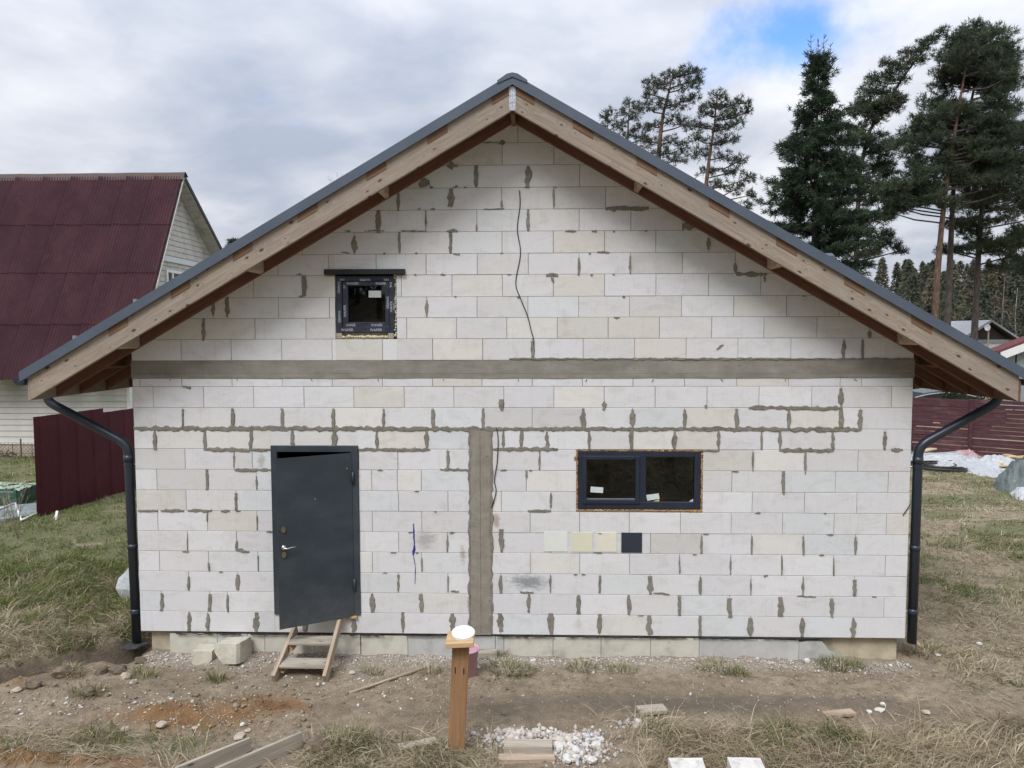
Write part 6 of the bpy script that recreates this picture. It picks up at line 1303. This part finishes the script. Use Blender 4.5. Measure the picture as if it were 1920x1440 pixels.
# bare birch behind the roof, left
def bare(u,vt,y,label,seed,n=26,r0=.09,spread=1.5,mat=None,name='bare_birch'):
    r=random.Random(seed); t=px2w(u,vt,y); gz=float(height(t[0],y)); VF=[]; T=thing(name,label,'birch tree',(t[0],y,gz)); P=[np.array([t[0]+r.uniform(-.15,.15),y,gz+(t[2]-gz)*k]) for k in (0,.35,.7,1)]; P[3]=t
    mk('trunk',*tubevf(P,[r0,r0*.75,r0*.45,.012],6),mat or M_BIRCH,T,smooth=True)
    for k in range(n):
        f=r.uniform(.35,.97); a=P[0]+(P[3]-P[0])*f; q=r.uniform(0,6.28); L=spread*(1.15-f)*r.uniform(.6,1.3); e=a+np.array([math.cos(q)*L,math.sin(q)*L,L*r.uniform(.5,1.1)]); VF.append(tubevf([a,(a+e)/2+np.array([0,0,.1]),e],[.022,.014,.006],3,False))
        for j in range(4): tt=r.uniform(.4,1); s=a+(e-a)*tt; VF.append(tubevf([s,s+np.array([r.uniform(-.5,.5),r.uniform(-.5,.5),r.uniform(.1,.6)])],[.010,.004],3,False))
    tag(mk('twigs',*join(*VF),M_TWIG2,T),kind='stuff'); return T
M_TWIG2=simple('birch_twig',(.10,.075,.065),.9,var=.2)
bare(632,322,58,'faint bare birch top showing above the left roof slope',41,30,spread=3.)
bare(1884,520,52,'thin pale birch trunk among the far pines at the right edge',42,16,.08,1.4); bare(1908,540,56,'second thin birch at the right picture edge',43,16,.08,1.4); bare(1706,560,60,'bare birch in front of the far wood, left of the reddish pine',44,20,.07,1.6)
# ------------------------------------------------------------------ the far wood all round: one mass
rng=np.random.default_rng(77); V=[];C=[];VT=[]; 
def addconifer(x,y,H_,wd_,k,base):
    gz=float(height(x,y)); n=k; f=rng.random(n)**.75; z=gz+H_*(.06+.94*f); hw=wd_*(1-f)**.8*(.55+.6*rng.random(n))+.15; q=rng.random(n)*6.28; P=np.stack([x+np.cos(q)*hw,y+np.sin(q)*hw,z],1); d=np.stack([np.cos(q)*.8,np.sin(q)*.8,-.35+0*q],1)+rng.normal(size=(n,3))*.3; d/=np.linalg.norm(d,axis=1)[:,None]
    s=np.cross(d,rng.normal(size=(n,3))); s/=np.linalg.norm(s,axis=1)[:,None]; L=(H_*.030+.22)*(.5+.9*rng.random((n,1))); V.append(np.stack([P-d*L*.4-s*L*.20,P-d*L*.4+s*L*.20,P+d*L*.6],1).reshape(-1,3)); c=np.array(base)*(.6+.8*rng.random((n,1)))*(1+.15*(rng.random((n,3))-.5)); C.append(np.repeat(c,3,0)); VT.append(tubevf([(x,y,gz-.2),(x,y,gz+H_*.9)],[.16,.03],4,False))
tones=[(.095,.115,.085),(.115,.125,.085),(.145,.14,.095),(.18,.155,.11)]  # brown-green foliage, lightened so the distance haze is put into the colour
for i in range(430):          # the stretch seen at the right, and on behind the house
    y=rng.uniform(72,150); x=rng.uniform(15,30)+(y+9)*rng.uniform(.34,.72)*1.0 if i<400 else rng.uniform(-60,40)
    H_=rng.uniform(8.5,14.5)*(y+25)/130; addconifer(x,y,H_,rng.uniform(1.8,3.0),1000,tones[rng.choice(4,p=[.3,.3,.25,.15])])
for i in range(90):          # undergrowth and young trees nearer
    y=rng.uniform(52,70); x=(y+9)*rng.uniform(.46,.72)+4.6; addconifer(x,y,rng.uniform(2.5,6),rng.uniform(.9,1.8),700,tones[rng.choice(4,p=[.2,.2,.3,.3])])
for i in range(480):         # unseen trees behind the viewer, added to keep the upper panes' reflection dark
    a=rng.uniform(0,6.28); r=rng.uniform(24,60); x,y=4.5+r*math.cos(a),-12+r*math.sin(a)
    if y>-24: continue
    addconifer(x,y,rng.uniform(11,18),rng.uniform(2,3.2),420,tones[rng.choice(3)])
V=np.concatenate(V); c=np.concatenate(C); o=big('far_wood',V,np.arange(len(V)).reshape(-1,3),M_NEED,cols=np.concatenate([c,np.ones((len(c),1))],1)); tag(o,'mixed conifer wood on the skyline behind the cottages and unseen trees added behind the viewer','wood',kind='stuff')
o=mk('far_wood_trunks',*join(*VT),M_BARKG); tag(o,'trunks of the far conifer wood','wood',kind='stuff')
